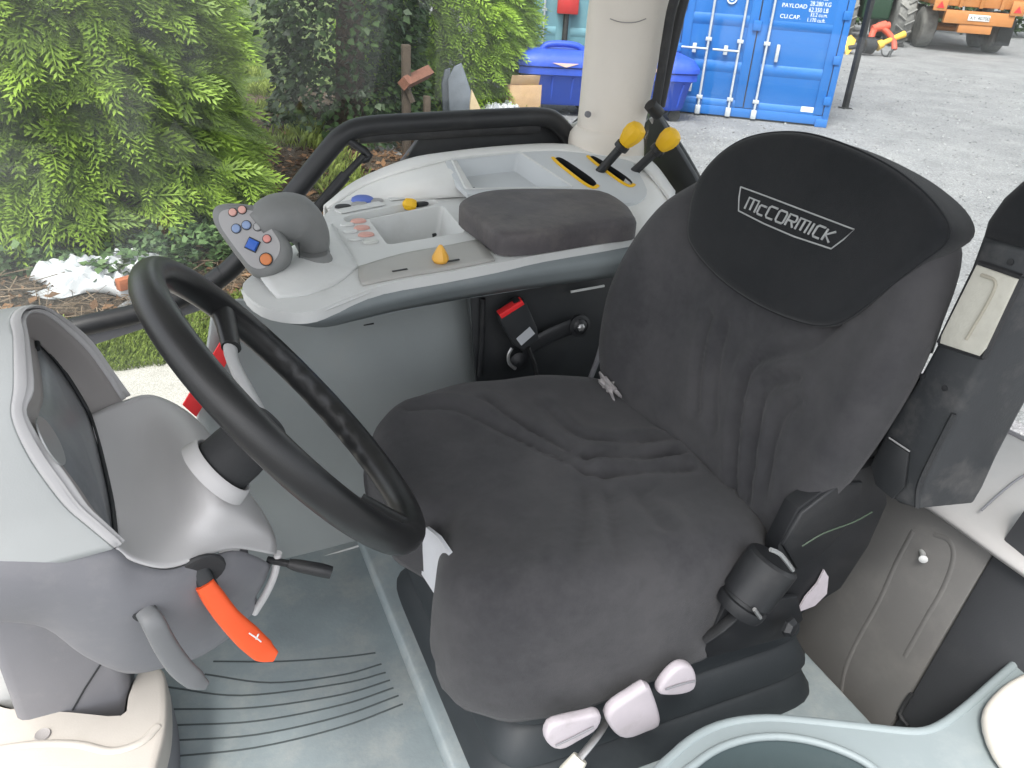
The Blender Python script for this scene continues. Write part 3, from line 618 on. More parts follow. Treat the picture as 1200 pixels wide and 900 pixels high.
lowm = M_MID
grid_obj('lower_shell', [[pY(*p) for p in t] for t in (t0, t1, t2, t3)]+[r4], lowm, das, .004, 4)
tube('shell_seam', [pY(x, y, q)+V(0, -.002, 0) for x, y, q in [(-60, 633, .858), (0, 641, .855), (60, 644, .853), (128, 641, .855)]], .0015, M_BLACK, das, 3, 6)
tube('cowl_end_strip', [pY(326, 648, .97), pY(322, 672, .975), pY(312, 695, .98), pY(298, 718, .99)], .006, M_LILAC, das, 3, 8)
lathe('lever_opening', [(.004, 0), (.032, .001), (.032, .004), (.030, .006)], pY(235, 667, .897), V(.15, -1, -.25), M_RUBBER, das, 20)
# orange lever
ol = thing('hand_lever', 'orange flat handled lever under the steering column', 'lever', tuple(pY(235, 668, .90)))
def paddle(pts, w, t, m, name, parent):
    Q = cr(pts, 5); T, N = frames(Q); n = len(Q); rings = []
    W = w; 
    for i, (p, tt) in enumerate(zip(Q, T)):
        f = i/(n-1)*(len(W)-1); j = min(int(f), len(W)-2); ww = W[j]+(W[j+1]-W[j])*(f-j); th = t[j]+(t[j+1]-t[j])*(f-j)
        v = (CAM-p).normalized(); side = tt.cross(v).normalized(); up = side.cross(tt).normalized()
        ring = []
        for a in [2*math.pi*k/20 for k in range(20)]:
            c, s = math.cos(a), math.sin(a)
            ring.append(p+side*(ww*math.copysign(abs(c)**.6, c))+up*(th*math.copysign(abs(s)**.7, s)))
        rings.append(ring)
    return loft(name, rings, m, parent, True, 50)
paddle([pY(232, 665, .90), pY(245, 690, .885)], [.014, .0125], [.012, .011], M_BLACK, 'lever_stem', ol)
paddle([pY(239, 683, .885), pY(250, 700, .88), pY(268, 724, .872), pY(290, 746, .868), pY(308, 762, .865), pY(322, 769, .862)], [.0125, .0145, .015, .0175, .0165, .008], [.011, .011, .010, .009, .007, .005], M_ORANGE, 'lever_handle', ol)
tube('moulded_mark', [pY(292, 742, .852), pY(301, 748, .851), pY(306, 752, .851)], .0011, M_WHITE, ol, 2, 5)
tube('moulded_mark', [pY(303, 743, .852), pY(300, 749, .852)], .0011, M_WHITE, ol, 1, 5)
gl = thing('tilt_lever', 'grey plastic tilt lever under the steering column', 'lever', tuple(pY(175, 720, .865)))
paddle([pY(170, 716, .86), pY(180, 730, .845), pY(193, 755, .838), pY(210, 780, .833), pY(228, 796, .83), pY(241, 803, .83)], [.012, .014, .0145, .015, .0135, .006], [.010, .011, .010, .008, .007, .005], mat('lever_grey', (.155, .16, .165), .45, .05, 6, .08, 400), 'lever_handle', gl)
lathe('lever_pivot', [(.001, -.004), (.015, -.003), (.015, .004), (.012, .006)], pY(169, 715, .862), V(0, -1, .2), M_BLACK, gl, 16)
sl = thing('column_stalk', 'short black stalk switch on the steering column end', 'stalk', tuple(pY(318, 656, .975)))
tube('stalk_arm', [pY(314, 656, .975), pY(340, 661, .955)], .0055, M_BLACKS, sl, 1, 10)
tube('stalk_tip', [pY(338, 660, .955), pY(350, 663, .95), pY(376, 668, .935), pY(388, 671, .93)], [.007, .0095, .0105, .0095], M_BLACKS, sl, 2, 14)
# column foot and base cover
foot = thing('pedestal_cover', 'cream plastic pedestal cover on the floor under the steering column', 'cover', (-.2, 1.05, FZ))
rbox('column_box', V(-.44, 1.27, 1.34), (.34, .24, .52), M_LIGHT, foot, .04, None, 4)
rbox('column_block', V(-.245, 1.21, 1.34), (.17, .24, .52), M_MID, foot, .02, None, 3)
tube('box_seam', [pY(85, 832, 1.089), pY(100, 806, 1.089), pY(119, 777, 1.089)], .0015, M_BLACK, foot, 1, 5)
Zb = 1.15
bpx = [(-60, 822), (0, 829), (80, 834), (143, 838), (152, 815), (163, 788), (178, 778), (192, 785), (196, 815), (195, 850), (187, 885), (172, 925), (120, 990), (-60, 1000)]
bo = cr([pZ(x, y, Zb) for x, y in bpx], 3, True); cB = sum(bo, Vector())/len(bo)
def br(s, z): return [V(cB.x+(p.x-cB.x)*s, cB.y+(p.y-cB.y)*s, z) for p in bo]
M_PED = mat('pedestal_cream', (.50, .465, .42), .5, .04, 5, .1, 300, dust=.4, dustcol=(.42, .39, .34), dscale=7)
loft('base_cover', [br(.86, Zb+.0), br(.95, Zb), br(.985, Zb-.003), br(1.0, Zb-.012), br(1.01, Zb-.05)], M_PED, foot, True, 60)
loft('base_skirt', [br(1.0, Zb-.05), br(1.015, Zb-.055), br(1.02, FZ+.012)], M_MID, foot, True, 60)
lathe('screw_recess', [(.001, .001), (.009, .001), (.011, .002), (.012, .0)], pZ(50, 861, Zb+.001), V(0, 0, 1), M_HOODIN, foot, 16)
tube('cover_ridge', [pZ(x, y, Zb+.001) for x, y in [(-20, 880), (40, 872), (90, 872), (130, 880), (165, 870), (185, 850)]], .007, M_PED, foot, 4, 8, .5, V(0, 0, 1))

# --- steering wheel
sw = thing('steering_wheel', 'black three-spoke steering wheel with finger grips', 'steering wheel', (.02, .985, 1.62))
WC = V(.1254, .976, 1.7256); th, ph, WR, wr = rad(38.3), rad(3.5), .2395, .0195
WA = V(math.cos(th)*math.cos(ph), math.cos(th)*math.sin(ph), math.sin(th))
W1 = WA.cross(V(0, 1, 0)).normalized(); W2 = WA.cross(W1).normalized()
def wp3(a, r=WR, h=0): return WC+W1*(math.cos(a)*r)+W2*(math.sin(a)*r)+WA*h
# which angle faces where: find angles of given pixels
def wang(x, y):
    p = pP(x, y, WC, WA)-WC; return math.atan2(p.dot(W2), p.dot(W1))
NW = 220; rings = []
grip_a = wang(400, 470)
for i in range(NW):
    a = 2*math.pi*i/NW; d = (a-grip_a+math.pi) % (2*math.pi)-math.pi
    env = max(0, 1-(abs(d)/.62)**4) if abs(d) < .62 else 0
    c = wp3(a); er = (c-WC).normalized(); ring = []
    for k in range(20):
        b = 2*math.pi*k/20; q = wr*(1.0+.06*math.cos(b+.6))
        inn = max(0, -math.cos(b))      # bumps on the inner, lower side
        q *= 1+env*(.10*inn*math.sin(d*34))
        ring.append(c+er*(math.cos(b)*q)+WA*(math.sin(b)*q*1.12))
    rings.append(ring)
rings.append(rings[0])
loft('rim', rings, M_WHEEL, sw, False, 80)
tube('rim_seam', [wp3(2*math.pi*i/90, WR-.013, .0115) for i in range(91)], .0011, M_BLACK, sw, 1, 5)
hubc = WC-WA*.085
hub_base = pY(258, 543, .985)
HB = WC-WA*.052
lathe('hub_boot', [(.041, -.085), (.041, -.045), (.039, -.022), (.035, -.018), (.032, -.016), (.032, .012), (.030, .018), (.022, .022), (.004, .023)], HB, WA, M_RUBBER, sw, 36, 60)
lathe('hub_collar', [(.054, -.088), (.051, -.076), (.0495, -.070), (.047, -.067), (.0445, -.068), (.043, -.072), (.043, -.085)], HB, WA, M_LILAC, das, 36, 60)
sp_a = [wang(247, 345), wang(447, 580), wang(345, 575)]
base_a = wang(247, 345)
for i, a in enumerate([wang(250, 345), wang(452, 592), wang(250, 345)-rad(120) if 0 else wang(345, 563)]):
    tip = wp3(a, WR-.012, -.004); root = HB+WA*.008+(tip-HB-WA*.008).normalized()*.018
    mid_ = root.lerp(tip, .55)-WA*.012
    sd = WA.cross(tip-root).normalized()
    tube('spoke', [root, mid_, root.lerp(tip, .72)-WA*.006], [.015, .0135, .0135], mat('spoke_grey', (.48, .48, .48), .4, .04) if i != 2 else M_BLACKS, sw, 4, 12, .55, WA)
    tube('spoke_sleeve', [root.lerp(tip, .68)-WA*.007, root.lerp(tip, .85)-WA*.003, tip], [.017, .018, .021], M_WHEEL, sw, 3, 14, .75, WA)
# ================================================================== OPERATOR SEAT
seat = thing('operator_seat', 'dark grey fabric operator seat on black suspension bellows', 'seat', (.62, 1.0, FZ+.05))
def smooth(t): t = max(0, min(1, t)); return t*t*(3-2*t)
# --- cushion: rings of a rounded outline around its centre
CC = V(.60, 1.03, 0)
def cush_r(a):
    """outline radius as rounded rectangle; x forward is negative"""
    c, s = math.cos(a), math.sin(a); hx = .332 if c < 0 else .30; hy = .328 if s > 0 else .325; p = 3.6
    r = 1/((abs(c)/hx)**p+(abs(s)/hy)**p)**(1/p)
    if c < 0: r *= 1-.20*math.exp(-((s*r+.09)/.07)**2)     # thigh hollow at the front
    return r
groove = []
for g in ([(480, 486), (533, 488), (600, 512), (660, 540), (700, 556), (750, 552), (806, 541)], [(575, 480), (633, 510), (683, 536), (733, 533), (790, 526)], [(640, 480), (677, 508), (717, 513), (765, 509)]):
    P = [pZ(x, y, 1.5) for x, y in g]; Pm = [V(p.x+.01, 2*(CC.y-.035)-p.y, p.z) for p in P]
    groove += [cr(P, 6), cr(Pm, 6)]
GA = [np.array([(p.x, p.y) for p in g]) for g in groove]
def gdist(x, y):
    return [np.sqrt(((g-(x, y))**2).sum(1)).min() for g in GA]
def cush_z(x, y, s):
    dx, dy = x-CC.x, y-CC.y
    z = 1.497+.018*smooth((abs(dy)-.10)/.16)-.012*smooth((dx-.05)/.2)+.010*math.exp(-((dx+.12)/.1)**2)
    if s < .95:
        d = gdist(x, y)
        for i, q in enumerate(d):
            amp = (.011, .007, .010, .007, .008, .006)[i]
            z -= amp*(math.exp(-(q/.012)**2)-.5*math.exp(-((q-.026)/.014)**2))
        z += .003*math.exp(-(min(d)/.04)**2)
    z += .0025*math.sin(x*31+y*17)*math.sin(y*23-x*9)
    return z
def drop(s):   # edge roll: fall in z as s -> 1
    t = max(0, (s-.72)/.28); return .085*(1-math.sqrt(max(0, 1-min(t, .999)**2.6)))
NA, rings = 132, []
S = [.04]+[i/34 for i in range(2, 35)]
for s in S:
    ring = []
    for j in range(NA):
        a = 2*math.pi*j/NA; r = cush_r(a)*s*(.985 if s > .99 else 1); x = CC.x+math.cos(a)*r; y = CC.y+math.sin(a)*r
        ring.append(V(x, y, cush_z(x, y, s)-drop(s)))
    rings.append(ring)
def skirt(k, z, wav=0):
    out = []
    for j in range(NA):
        a = 2*math.pi*j/NA; r = cush_r(a)*k; fr = max(0, -math.cos(a))
        zz = z-.012*math.sin(a*2+.4)*fr-.035*smooth((math.cos(a+2.45)-.2)/.8)*(z < 1.4)+wav*math.sin(a*40+2*math.sin(a*7))
        if z < 1.4: zz += .075*smooth((math.sin(a)+.30)/.14)*smooth((.6-math.cos(a))/.4)*smooth((1.40-z)/.06)
        out.append(V(CC.x+math.cos(a)*r+.012*fr*(z < 1.36), CC.y+math.sin(a)*r, zz))
    return out
rings += [skirt(1.0, 1.40), skirt(1.01, 1.37), skirt(1.018, 1.34), skirt(1.015, 1.318, .001), skirt(1.002, 1.305, .003), skirt(.97, 1.303, .002), skirt(.85, 1.315), skirt(.3, 1.32)]
cushion = loft('seat_cushion', rings, M_FAB, seat, True, 80)
# --- backrest
BO = V(.82, 1.03, 1.485); rz_ = rad(6); kx = .235
BL = V(-math.sin(rz_), math.cos(rz_), 0)
BU = (V(kx*math.cos(rz_), kx*math.sin(rz_), 1)).normalized(); BN = BU.cross(BL).normalized()
if BN.x > 0: BN = -BN
def bp(x, y, c=0): return pP(x, y, BO+BN*c, BN)
def ab(p): d = p-BO; return d.dot(BL), d.dot(BU)
def B(a, b, c=0): return BO+BL*a+BU*b+BN*c
b_px = [(708, 452), (701, 420), (703, 385), (714, 335), (738, 285), (772, 240), (806, 212), (850, 185), (930, 165), (1020, 190), (1080, 235), (1109, 275), (1112, 305), (1097, 355), (1062, 440), (1028, 500), (990, 556), (950, 606), (912, 640), (862, 606), (795, 545), (738, 492)]
bo_ = [ab(bp(x, y)) for x, y in b_px]
bout = resamp(cr([V(a, b, 0) for a, b in bo_], 5, True), 150, True)
bc = sum(bout, Vector())/len(bout)
bgro = [[(862, 585), (861, 520), (866, 455), (880, 424), (915, 412), (955, 402), (985, 378)], [(880, 580), (884, 520), (890, 468), (903, 448), (935, 444)], [(900, 580), (908, 515), (920, 483), (940, 470)],
        [(835, 500), (832, 455), (838, 410), (846, 380)], [(815, 480), (815, 440), (822, 395), (830, 370)]]
BG = []
for g in bgro: BG.append(np.array([tuple(p[:2]) for p in cr([V(*ab(bp(x, y)), 0) for x, y in g], 6)]))
def back_c(a, b, s):
    w = abs(a-bc.x)
    c = .030*smooth((w-.12)/.17)-.012*math.exp(-((b-.18)/.12)**2)*(1-smooth(w/.2))
    if s < .96:
        for i, g in enumerate(BG):
            q = np.sqrt(((g-(a, b))**2).sum(1)).min(); c -= (.012, .011, .010, .009, .008)[i]*(math.exp(-(q/.011)**2)-.4*math.exp(-((q-.022)/.011)**2))
            c += .003*math.exp(-(q/.028)**2)
    return c
rings = []
for s in [.04]+[i/30 for i in range(2, 31)]:
    t = max(0, (s-.80)/.20); fall = .055*(1-math.sqrt(max(0, 1-min(t, .999)**2.4)))
    ring = []
    for p in bout:
        a, b = bc.x+(p.x-bc.x)*s, bc.y+(p.y-bc.y)*s; ring.append(B(a, b, back_c(a, b, s)-fall))
    rings.append(ring)
for s, c in ((.988, -.04), (.965, -.055), (.93, -.072), (.87, -.085), (.6, -.09)):
    rings.append([B(bc.x+(p.x-bc.x)*s, bc.y+(p.y-bc.y)*s, c) for p in bout])
backrest = loft('backrest', rings, M_FAB, seat, True, 80)
# --- upper pad with the woven badge
PC = .036
p_px = [(803, 282), (803, 250), (808, 225), (818, 203), (838, 180), (866, 162), (900, 154), (940, 155), (987, 169), (1033, 191), (1067, 215), (1092, 240), (1107, 266), (1102, 285), (1075, 306), (1040, 333), (1005, 361), (980, 377), (952, 381), (912, 370), (870, 349), (832, 320)]
pout = resamp(cr([V(*ab(bp(x, y, PC)), 0) for x, y in p_px], 5, True), 140, True); pc = sum(pout, Vector())/len(pout)
rings = []
for s, c in ((.05, PC), (.3, PC), (.6, PC), (.80, PC), (.9, PC-.0005), (.95, PC-.002), (.98, PC-.005), (1.0, PC-.012)):
    rings.append([B(pc.x+(p.x-pc.x)*s, pc.y+(p.y-pc.y)*s, c) for p in pout])
for s, c, top in ((1.006, PC-.016, 0), (1.005, PC-.045, 1), (1.0, PC-.08, 1), (.98, PC-.105, 1), (.94, PC-.12, 1), (.7, PC-.125, 1)):
    rings.append([B(pc.x+(p.x-pc.x)*s, pc.y+(p.y-pc.y)*s, c if not top else PC-.035-(PC-.035-c)*smooth((p.y-pc.y-.01)/.09)) for p in pout])
hpad = loft('upper_back_pad', rings, M_FABB, seat, True, 80)
tube('pad_piping', [B(pc.x+(p.x-pc.x)*1.0, pc.y+(p.y-pc.y)*1.0, PC-.012) for p in pout]+[B(pout[0].x, pout[0].y, PC-.012)], .0022, M_FABB, hpad, 1, 6)
# badge: frame and stroke letters, on the pad face
M_THREAD = mat('silver_thread', (.36, .37, .37), .7, .1, 200)
def bdg(x, y): return bp(x, y, PC+.0012)
fr_ = [(868, 219), (890, 227), (935, 244), (1001, 269), (988, 281), (974, 291.5), (930, 277), (895, 262), (865.5, 247), (866, 232)]
tube('badge_frame', [bdg(x, y) for x, y in fr_+[fr_[0]]], .0013, M_THREAD, hpad, 1, 6)
LT = {'m': [[(0, 0), (.0, 1), (1, 1), (1, 0)], [(.5, 1), (.5, .05)]], 'c': [[(1, .78), (.15, .78), (0, .66), (0, .12), (.15, 0), (.9, 0)]], 'C': [[(1, 1), (.18, 1), (0, .85), (0, .15), (.18, 0), (.95, 0)]],
      'O': [[(.15, 1), (.85, 1), (1, .85), (1, .15), (.85, 0), (.15, 0), (0, .15), (0, .85), (.15, 1)]], 'R': [[(0, 0), (0, 1), (.85, 1), (1, .85), (1, .6), (.85, .48), (.05, .48)], [(.5, .48), (.95, 0)]],
      'I': [[(.5, 0), (.5, 1)]], 'K': [[(0, 0), (0, 1)], [(.95, 1), (.1, .5), (.95, 0)]]}
Ltop = [(878.5, 231.5), (980, 272)]; Lbot = [(872.5, 244.5), (971.5, 284.5)]
widths = [('m', 1.25), ('c', .8), ('C', .95), ('O', 1.0), ('R', 1.0), ('m', 1.25), ('I', .35), ('C', .95), ('K', 1.0)]
tot = sum(w for _, w in widths)+.32*(len(widths)-1); u0 = 0
for ch, w in widths:
    for st in LT[ch]:
        pts = []
        for (lx, ly) in st:
            u = (u0+lx*w)/tot
            tx, ty = Ltop[0][0]+(Ltop[1][0]-Ltop[0][0])*u, Ltop[0][1]+(Ltop[1][1]-Ltop[0][1])*u
            bx, by = Lbot[0][0]+(Lbot[1][0]-Lbot[0][0])*u, Lbot[0][1]+(Lbot[1][1]-Lbot[0][1])*u
            pts.append(bdg(bx+(tx-bx)*ly, by+(ty-by)*ly))
        tube('badge_letter', pts, .0018, M_THREAD, hpad, 1, 6)
    u0 += w+.32
# --- back shell / side frame and pivot
def sY(x, y, Y): return pY(x, y, Y)
prism('side_bracket', [sY(912, 640, .72), sY(935, 596, .72), sY(985, 560, .72), sY(1035, 540, .72), sY(1040, 590, .72), (sY(1018, 640, .72)), sY(985, 690, .72), sY(950, 712, .72), sY(925, 730, .72), sY(905, 700, .72)], V(.0, .03, 0), M_BLACKS, seat, .002)
prism('pivot_cover', [sY(918, 640, .713), sY(940, 602, .713), sY(985, 567, .713), sY(1012, 566, .713), sY(1004, 606, .713), sY(965, 650, .713), sY(935, 668, .713)], V(0, .015, 0), M_BLACKS, seat, .004, 3)
tube('cable', [sY(940, 640, .70), sY(965, 625, .695), sY(1000, 612, .69), sY(1022, 600, .69)], .0012, mat('green_wire', (.06, .09, .06), .5), seat, 3, 6)
tube('back_tube', [bp(1112, 330, -.09), bp(1100, 365, -.09), bp(1085, 412, -.09)], .010, M_BLACKS, seat, 2, 8)
tube('back_tube', [bp(1075, 440, -.09), bp(1050, 490, -.09), bp(1010, 545, -.09)], .008, M_BLACKS, seat, 2, 8)
# --- belt retractor
rt0, rt1 = sY(868, 708, .69), sY(910, 652, .69)
lathe('belt_retractor', [(.010, -.012), (.037, -.010), (.040, -.002), (.040, .008), (.036, .010), (.036, .016), (.041, .018), (.041, .085), (.036, .090), (.01, .091)], rt0, rt1-rt0, M_BLACKS, seat, 32)
tube('retractor_clip', [sY(903, 644, .655), sY(915, 650, .652), sY(929, 668, .65)], .0035, M_STEEL, seat, 2, 6)
tube('retractor_clip', [sY(884, 714, .65), sY(891, 724, .65)], .0032, M_STEEL, seat, 1, 6)
lathe('mount_bolt', [(.016, 0), (.017, .006), (.012, .014), (.006, .015)], sY(922, 733, .68), V(.3, -1, .1), M_BLACKS, seat, 6, 20)
prism('retractor_bracket', [sY(825, 760, .70), sY(850, 712, .70), sY(935, 700, .70), sY(942, 726, .70), sY(920, 748, .70), sY(830, 772, .70)], V(0, .012, 0), M_BLACKS, seat, .003)
prism('white_tab', [sY(934, 718, .715), sY(944, 700, .715), sY(958, 684, .715), sY(966, 668, .715), sY(971, 676, .715), sY(969, 696, .715), sY(955, 710, .715)], V(0, .003, 0), M_KNOB, seat, 0)
tube('belt_webbing', [sY(826, 748, .70), sY(845, 735, .69), sY(862, 720, .69)], .012, M_RUBBER, seat, 2, 10, .4)
# --- suspension bellows: stacked folds
M_BEL = mat('bellows_rubber', (.024, .029, .033), .45, .12, 6, .1, 350, dust=.3, dustcol=(.07, .078, .082), dscale=8)
SC = V(.69, 1.02, 0)
def fold(hx, hy, z, p=11, n=128):
    out = []
    for j in range(n):
        a = 2*math.pi*j/n; c, s = math.cos(a), math.sin(a); r = 1/((abs(c)/hx)**p+(abs(s)/hy)**p)**(1/p); out.append(V(SC.x+c*r, SC.y+s*r, z))
    return out
z0 = FZ+.055
def tier(z, h, hx, hy, name='bellows_fold'):
    loft(name, [fold(hx-.08, hy-.08, z+.012), fold(hx-.03, hy-.03, z+.010), fold(hx-.002, hy-.002, z), fold(hx+.004, hy+.004, z+.004), fold(hx+.003, hy+.003, z+.014), fold(hx-.006, hy-.006, z+.03), fold(hx-.016, hy-.016, z+h*.8), fold(hx-.034, hy-.034, z+h), fold(hx-.10, hy-.10, z+h+.004)], M_BEL, seat, True, 50)
tier(z0, .064, .338, .303); tier(z0+.073, .064, .320, .285); tier(z0+.146, .070, .300, .266)
rbox('seat_pan', V(.64, 1.02, z0+.235), (.46, .44, .06), M_BLACKS, seat, .012, None, 3)
tube('pan_edge', [V(.42, .80, z0+.205), V(.42, 1.02, z0+.203), V(.42, 1.24, z0+.205)], .01, M_BLACK, seat, 2, 8)
prism('front_label', [pX(490, 632, .318), pX(483, 656, .318), pX(520, 713, .318), pX(526, 690, .322), pX(526, 648, .322), pX(513, 629, .318), pX(499, 618, .318)], V(.006, 0, 0), mat('white_sheet', (.66, .67, .70), .5, .04, 10, dust=.2, dustcol=(.5, .5, .5)), seat, 0)
# --- seat adjusting levers
def slv(pts, w, t, name='adjust_handle'): return paddle(pts, w, t, M_KNOB, name, seat)
def blk(px, Y, t=.03, bev=.008): return prism('adjust_handle', resamp(cr([sY(x, y, Y) for x, y in px], 3, True), 26, True), V(.0, t*.6, .0), M_KNOB, seat, bev*.75, 3)
blk([(641, 870), (642, 858), (652, 849), (690, 840), (703, 837), (706, 845), (698, 858), (680, 869), (662, 879), (650, 879)], .655)
tube('handle_groove', [sY(651, 874, .652), sY(668, 866, .652), sY(696, 852, .652)], .0014, M_MID, seat, 2, 6)
blk([(712, 843), (722, 829), (742, 816), (760, 805), (767, 815), (775, 840), (774, 853), (758, 860), (736, 868), (722, 862)], .655, .035, .011)
blk([(773, 809), (786, 791), (800, 781), (812, 783), (817, 794), (815, 808), (800, 815), (776, 816)], .66)
tube('handle_groove', [sY(780, 808, .657), sY(798, 802, .657), sY(815, 798, .657)], .0014, M_MID, seat, 2, 6)
tube('adjust_rod', [sY(712, 836, .70), sY(708, 850, .68), sY(696, 868, .655), sY(678, 890, .64)], .006, M_STEEL, seat, 3, 10, .6)
tube('adjust_rod_grip', [sY(680, 888, .64), sY(668, 905, .635), sY(655, 925, .63)], [.012, .016, .017], mat('offwhite_grip', (.62, .60, .52), .45, .05), seat, 2, 12)
tube('seat_bumper', [sY(548, 792, .83), sY(560, 812, .80)], .012, M_BLACK, seat, 1, 10)
# --- left armrest, folded up: underside faces forward
AX = .955
def aP(x, y, d=0): return pP(x, y, V(AX+d, .65, 1.7), V(-1, 0, .12))
la = thing('folded_armrest', 'black seat armrest folded upright with cream foam showing in its underside', 'armrest', tuple(aP(1060, 590)))
und = [(1017, 547), (1024, 528), (1043, 490), (1072, 447), (1100, 395), (1124, 345), (1149, 276), (1216, 294), (1200, 330), (1176, 380), (1150, 432), (1120, 490), (1095, 542), (1080, 578), (1070, 596), (1050, 590), (1030, 573)]
arm_poly = [aP(x, y) for x, y in und]
prism('armrest_body', arm_poly, V(.12, -.012, -.01), mat('scuffed_black_plastic', (.028, .031, .034), .4, .2, 8, .12, 300, dust=.5, dustcol=(.13, .125, .12), dscale=10, dthr=.48), la, .010, 3)
prism('foam_insert', [aP(1147, 310, -.004), aP(1196, 327, -.004), aP(1158, 408, -.004), aP(1150, 417, -.004), aP(1104, 402, -.004), aP(1106, 392, -.004)], V(-.006, 0, 0), mat('cream_foam', (.50, .49, .43), .8, .08, 20, .4, 150, dust=.5, dustcol=(.33, .31, .25), dscale=14), la, .003, 2)
for a_, b_ in (((1147, 308), (1198, 325)), ((1198, 325), (1153, 419)), ((1153, 419), (1101, 402)), ((1101, 402), (1147, 308))):
    tube('insert_edge', [aP(*a_, -.003), aP(*b_, -.003)], .004, M_BLACKS, la, 1, 6)
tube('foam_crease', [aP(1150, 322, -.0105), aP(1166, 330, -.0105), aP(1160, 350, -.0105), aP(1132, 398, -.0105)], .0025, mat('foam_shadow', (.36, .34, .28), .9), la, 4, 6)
topad = [(1143, 283), (1150, 258), (1168, 232), (1190, 212), (1225, 190), (1260, 190), (1260, 310), (1225, 306), (1185, 296)]
prism('armrest_pad_end', [aP(x, y, .002) for x, y in topad], V(.085, -.004, 0), M_FABB, la, .02, 4)
for x, y in ((1107, 455), (1081, 441), (1184, 307)): lathe('screw_hole', [(.0045, 0), (.0045, .0008), (.003, .001)], aP(x, y, -.0006), V(-1, 0, .12), M_BLACKS, la, 10)
prism('end_cap', [aP(1040, 512, -.001), aP(1067, 530, -.001), aP(1062, 570, -.001), aP(1048, 585, -.001), aP(1028, 568, -.001), aP(1022, 545, -.001)], V(-.004, 0, 0), M_BLACK, la, .003)
tube('cap_edge', [aP(1042, 513, -.006), aP(1066, 529, -.006)], .0014, M_GREYB, la, 1, 5)
tube('rib_edge', [aP(1075, 595, -.003), aP(1077, 570, -.003), aP(1090, 540, -.003), aP(1118, 485, -.003)], .004, M_BLACK, la, 3, 6)
# --- belt buckle and bracket zone on the right of the seat
bkt = thing('buckle_bracket', 'black steel side brackets with rounded links between seat and console', 'bracket', (.75, 1.40, 1.3))
YB = 1.42
prism('back_plate', [pY(552, 338, 1.47), pY(720, 316, 1.47), pY(735, 320, 1.47), pY(735, 470, 1.47), pY(560, 470, 1.47), pY(556, 420, 1.47)], V(0, .01, 0), M_BLACK, bkt, .002)
tube('plate_flange', [pY(566, 350, 1.46), pY(565, 400, 1.46), pY(562, 440, 1.46)], .006, M_BLACKS, bkt, 1, 8)
tube('link_arm', [pY(612, 412, YB+.02), pY(645, 393, YB+.02), pY(678, 380, YB+.02)], [.019, .019, .019], M_BLACKS, bkt, 2, 12, .3, V(0, 1, 0))
lathe('link_eye', [(.026, 0), (.026, .008), (.018, .010), (.018, .008), (.01, .014), (.002, .015)], pY(678, 381, YB+.02), V(0, -1, .1), M_BLACKS, bkt, 24)
lathe('link_bolt', [(.009, .012), (.009, .018), (.004, .020)], pY(677, 381, YB+.02), V(0, -1, .1), M_STEEL, bkt, 6, 20)
lathe('lower_eye', [(.022, 0), (.022, .006), (.015, .008), (.008, .012)], pY(607, 423, YB+.02), V(0, -1, .1), M_BLACKS, bkt, 20)
tube('eye_ring', [pY(600, 408, YB), pY(596, 416, YB), pY(597, 426, YB), pY(604, 432, YB)], .004, M_STEEL, bkt, 3, 6)
tube('brace', [pY(705, 405, 1.38), pY(699, 425, 1.38), pY(692, 443, 1.38)], .006, M_MID, bkt, 1, 8)
tube('rail_edge', [pY(669, 342, 1.455), pY(708, 335, 1.455)], .003, M_LIGHT, bkt, 1, 6)
bk = thing('belt_buckle', 'black seat belt buckle with red release button', 'buckle', tuple(pY(620, 420, 1.41)))
prism('buckle_body', [pY(585, 372, 1.41), pY(609, 352, 1.41), pY(617, 355, 1.41), pY(630, 385, 1.41), pY(632, 398, 1.41), pY(613, 412, 1.41), pY(602, 405, 1.41), pY(588, 382, 1.41)], V(.003, .03, 0), M_BLACK, bk, .005, 3)
prism('release_button', [pY(585, 369, 1.408), pY(612, 352, 1.408), pY(615, 357, 1.408), pY(588, 374, 1.408)], V(.002, .022, 0), M_RED, bk, .002)
prism('buckle_label', [pY(605, 397, 1.408), pY(621, 383, 1.408), pY(627, 391, 1.408), pY(611, 405, 1.408)], V(0, .001, 0), mat('silver_label', (.42, .44, .46), .4, .05), bk, 0)
tube('buckle_strap', [pY(618, 405, 1.425), pY(626, 425, 1.425), pY(632, 450, 1.425)], .015, M_RUBBER, bk, 2, 10, .2)
# crumpled tissue between cushion and backrest
ti = []
tc_ = pZ(713, 452, 1.51)
bm = bmesh.new(); bmesh.ops.create_icosphere(bm, subdivisions=3, radius=1)
for v in bm.verts:
    q = 1+.35*math.sin(v.co.x*7+v.co.z*5)+.25*math.sin(v.co.y*9-v.co.x*6); v.co = tc_+V(v.co.x*.012*q, v.co.y*.032*q, v.co.z*.018*q)
tis = from_bm('tissue', bm, mat('tissue_paper', (.38, .36, .36), .9, .2, 60, .3, 100), None, 20)
tag(tis, 'crumpled grey-white tissue wedged between seat cushion and backrest', 'tissue')
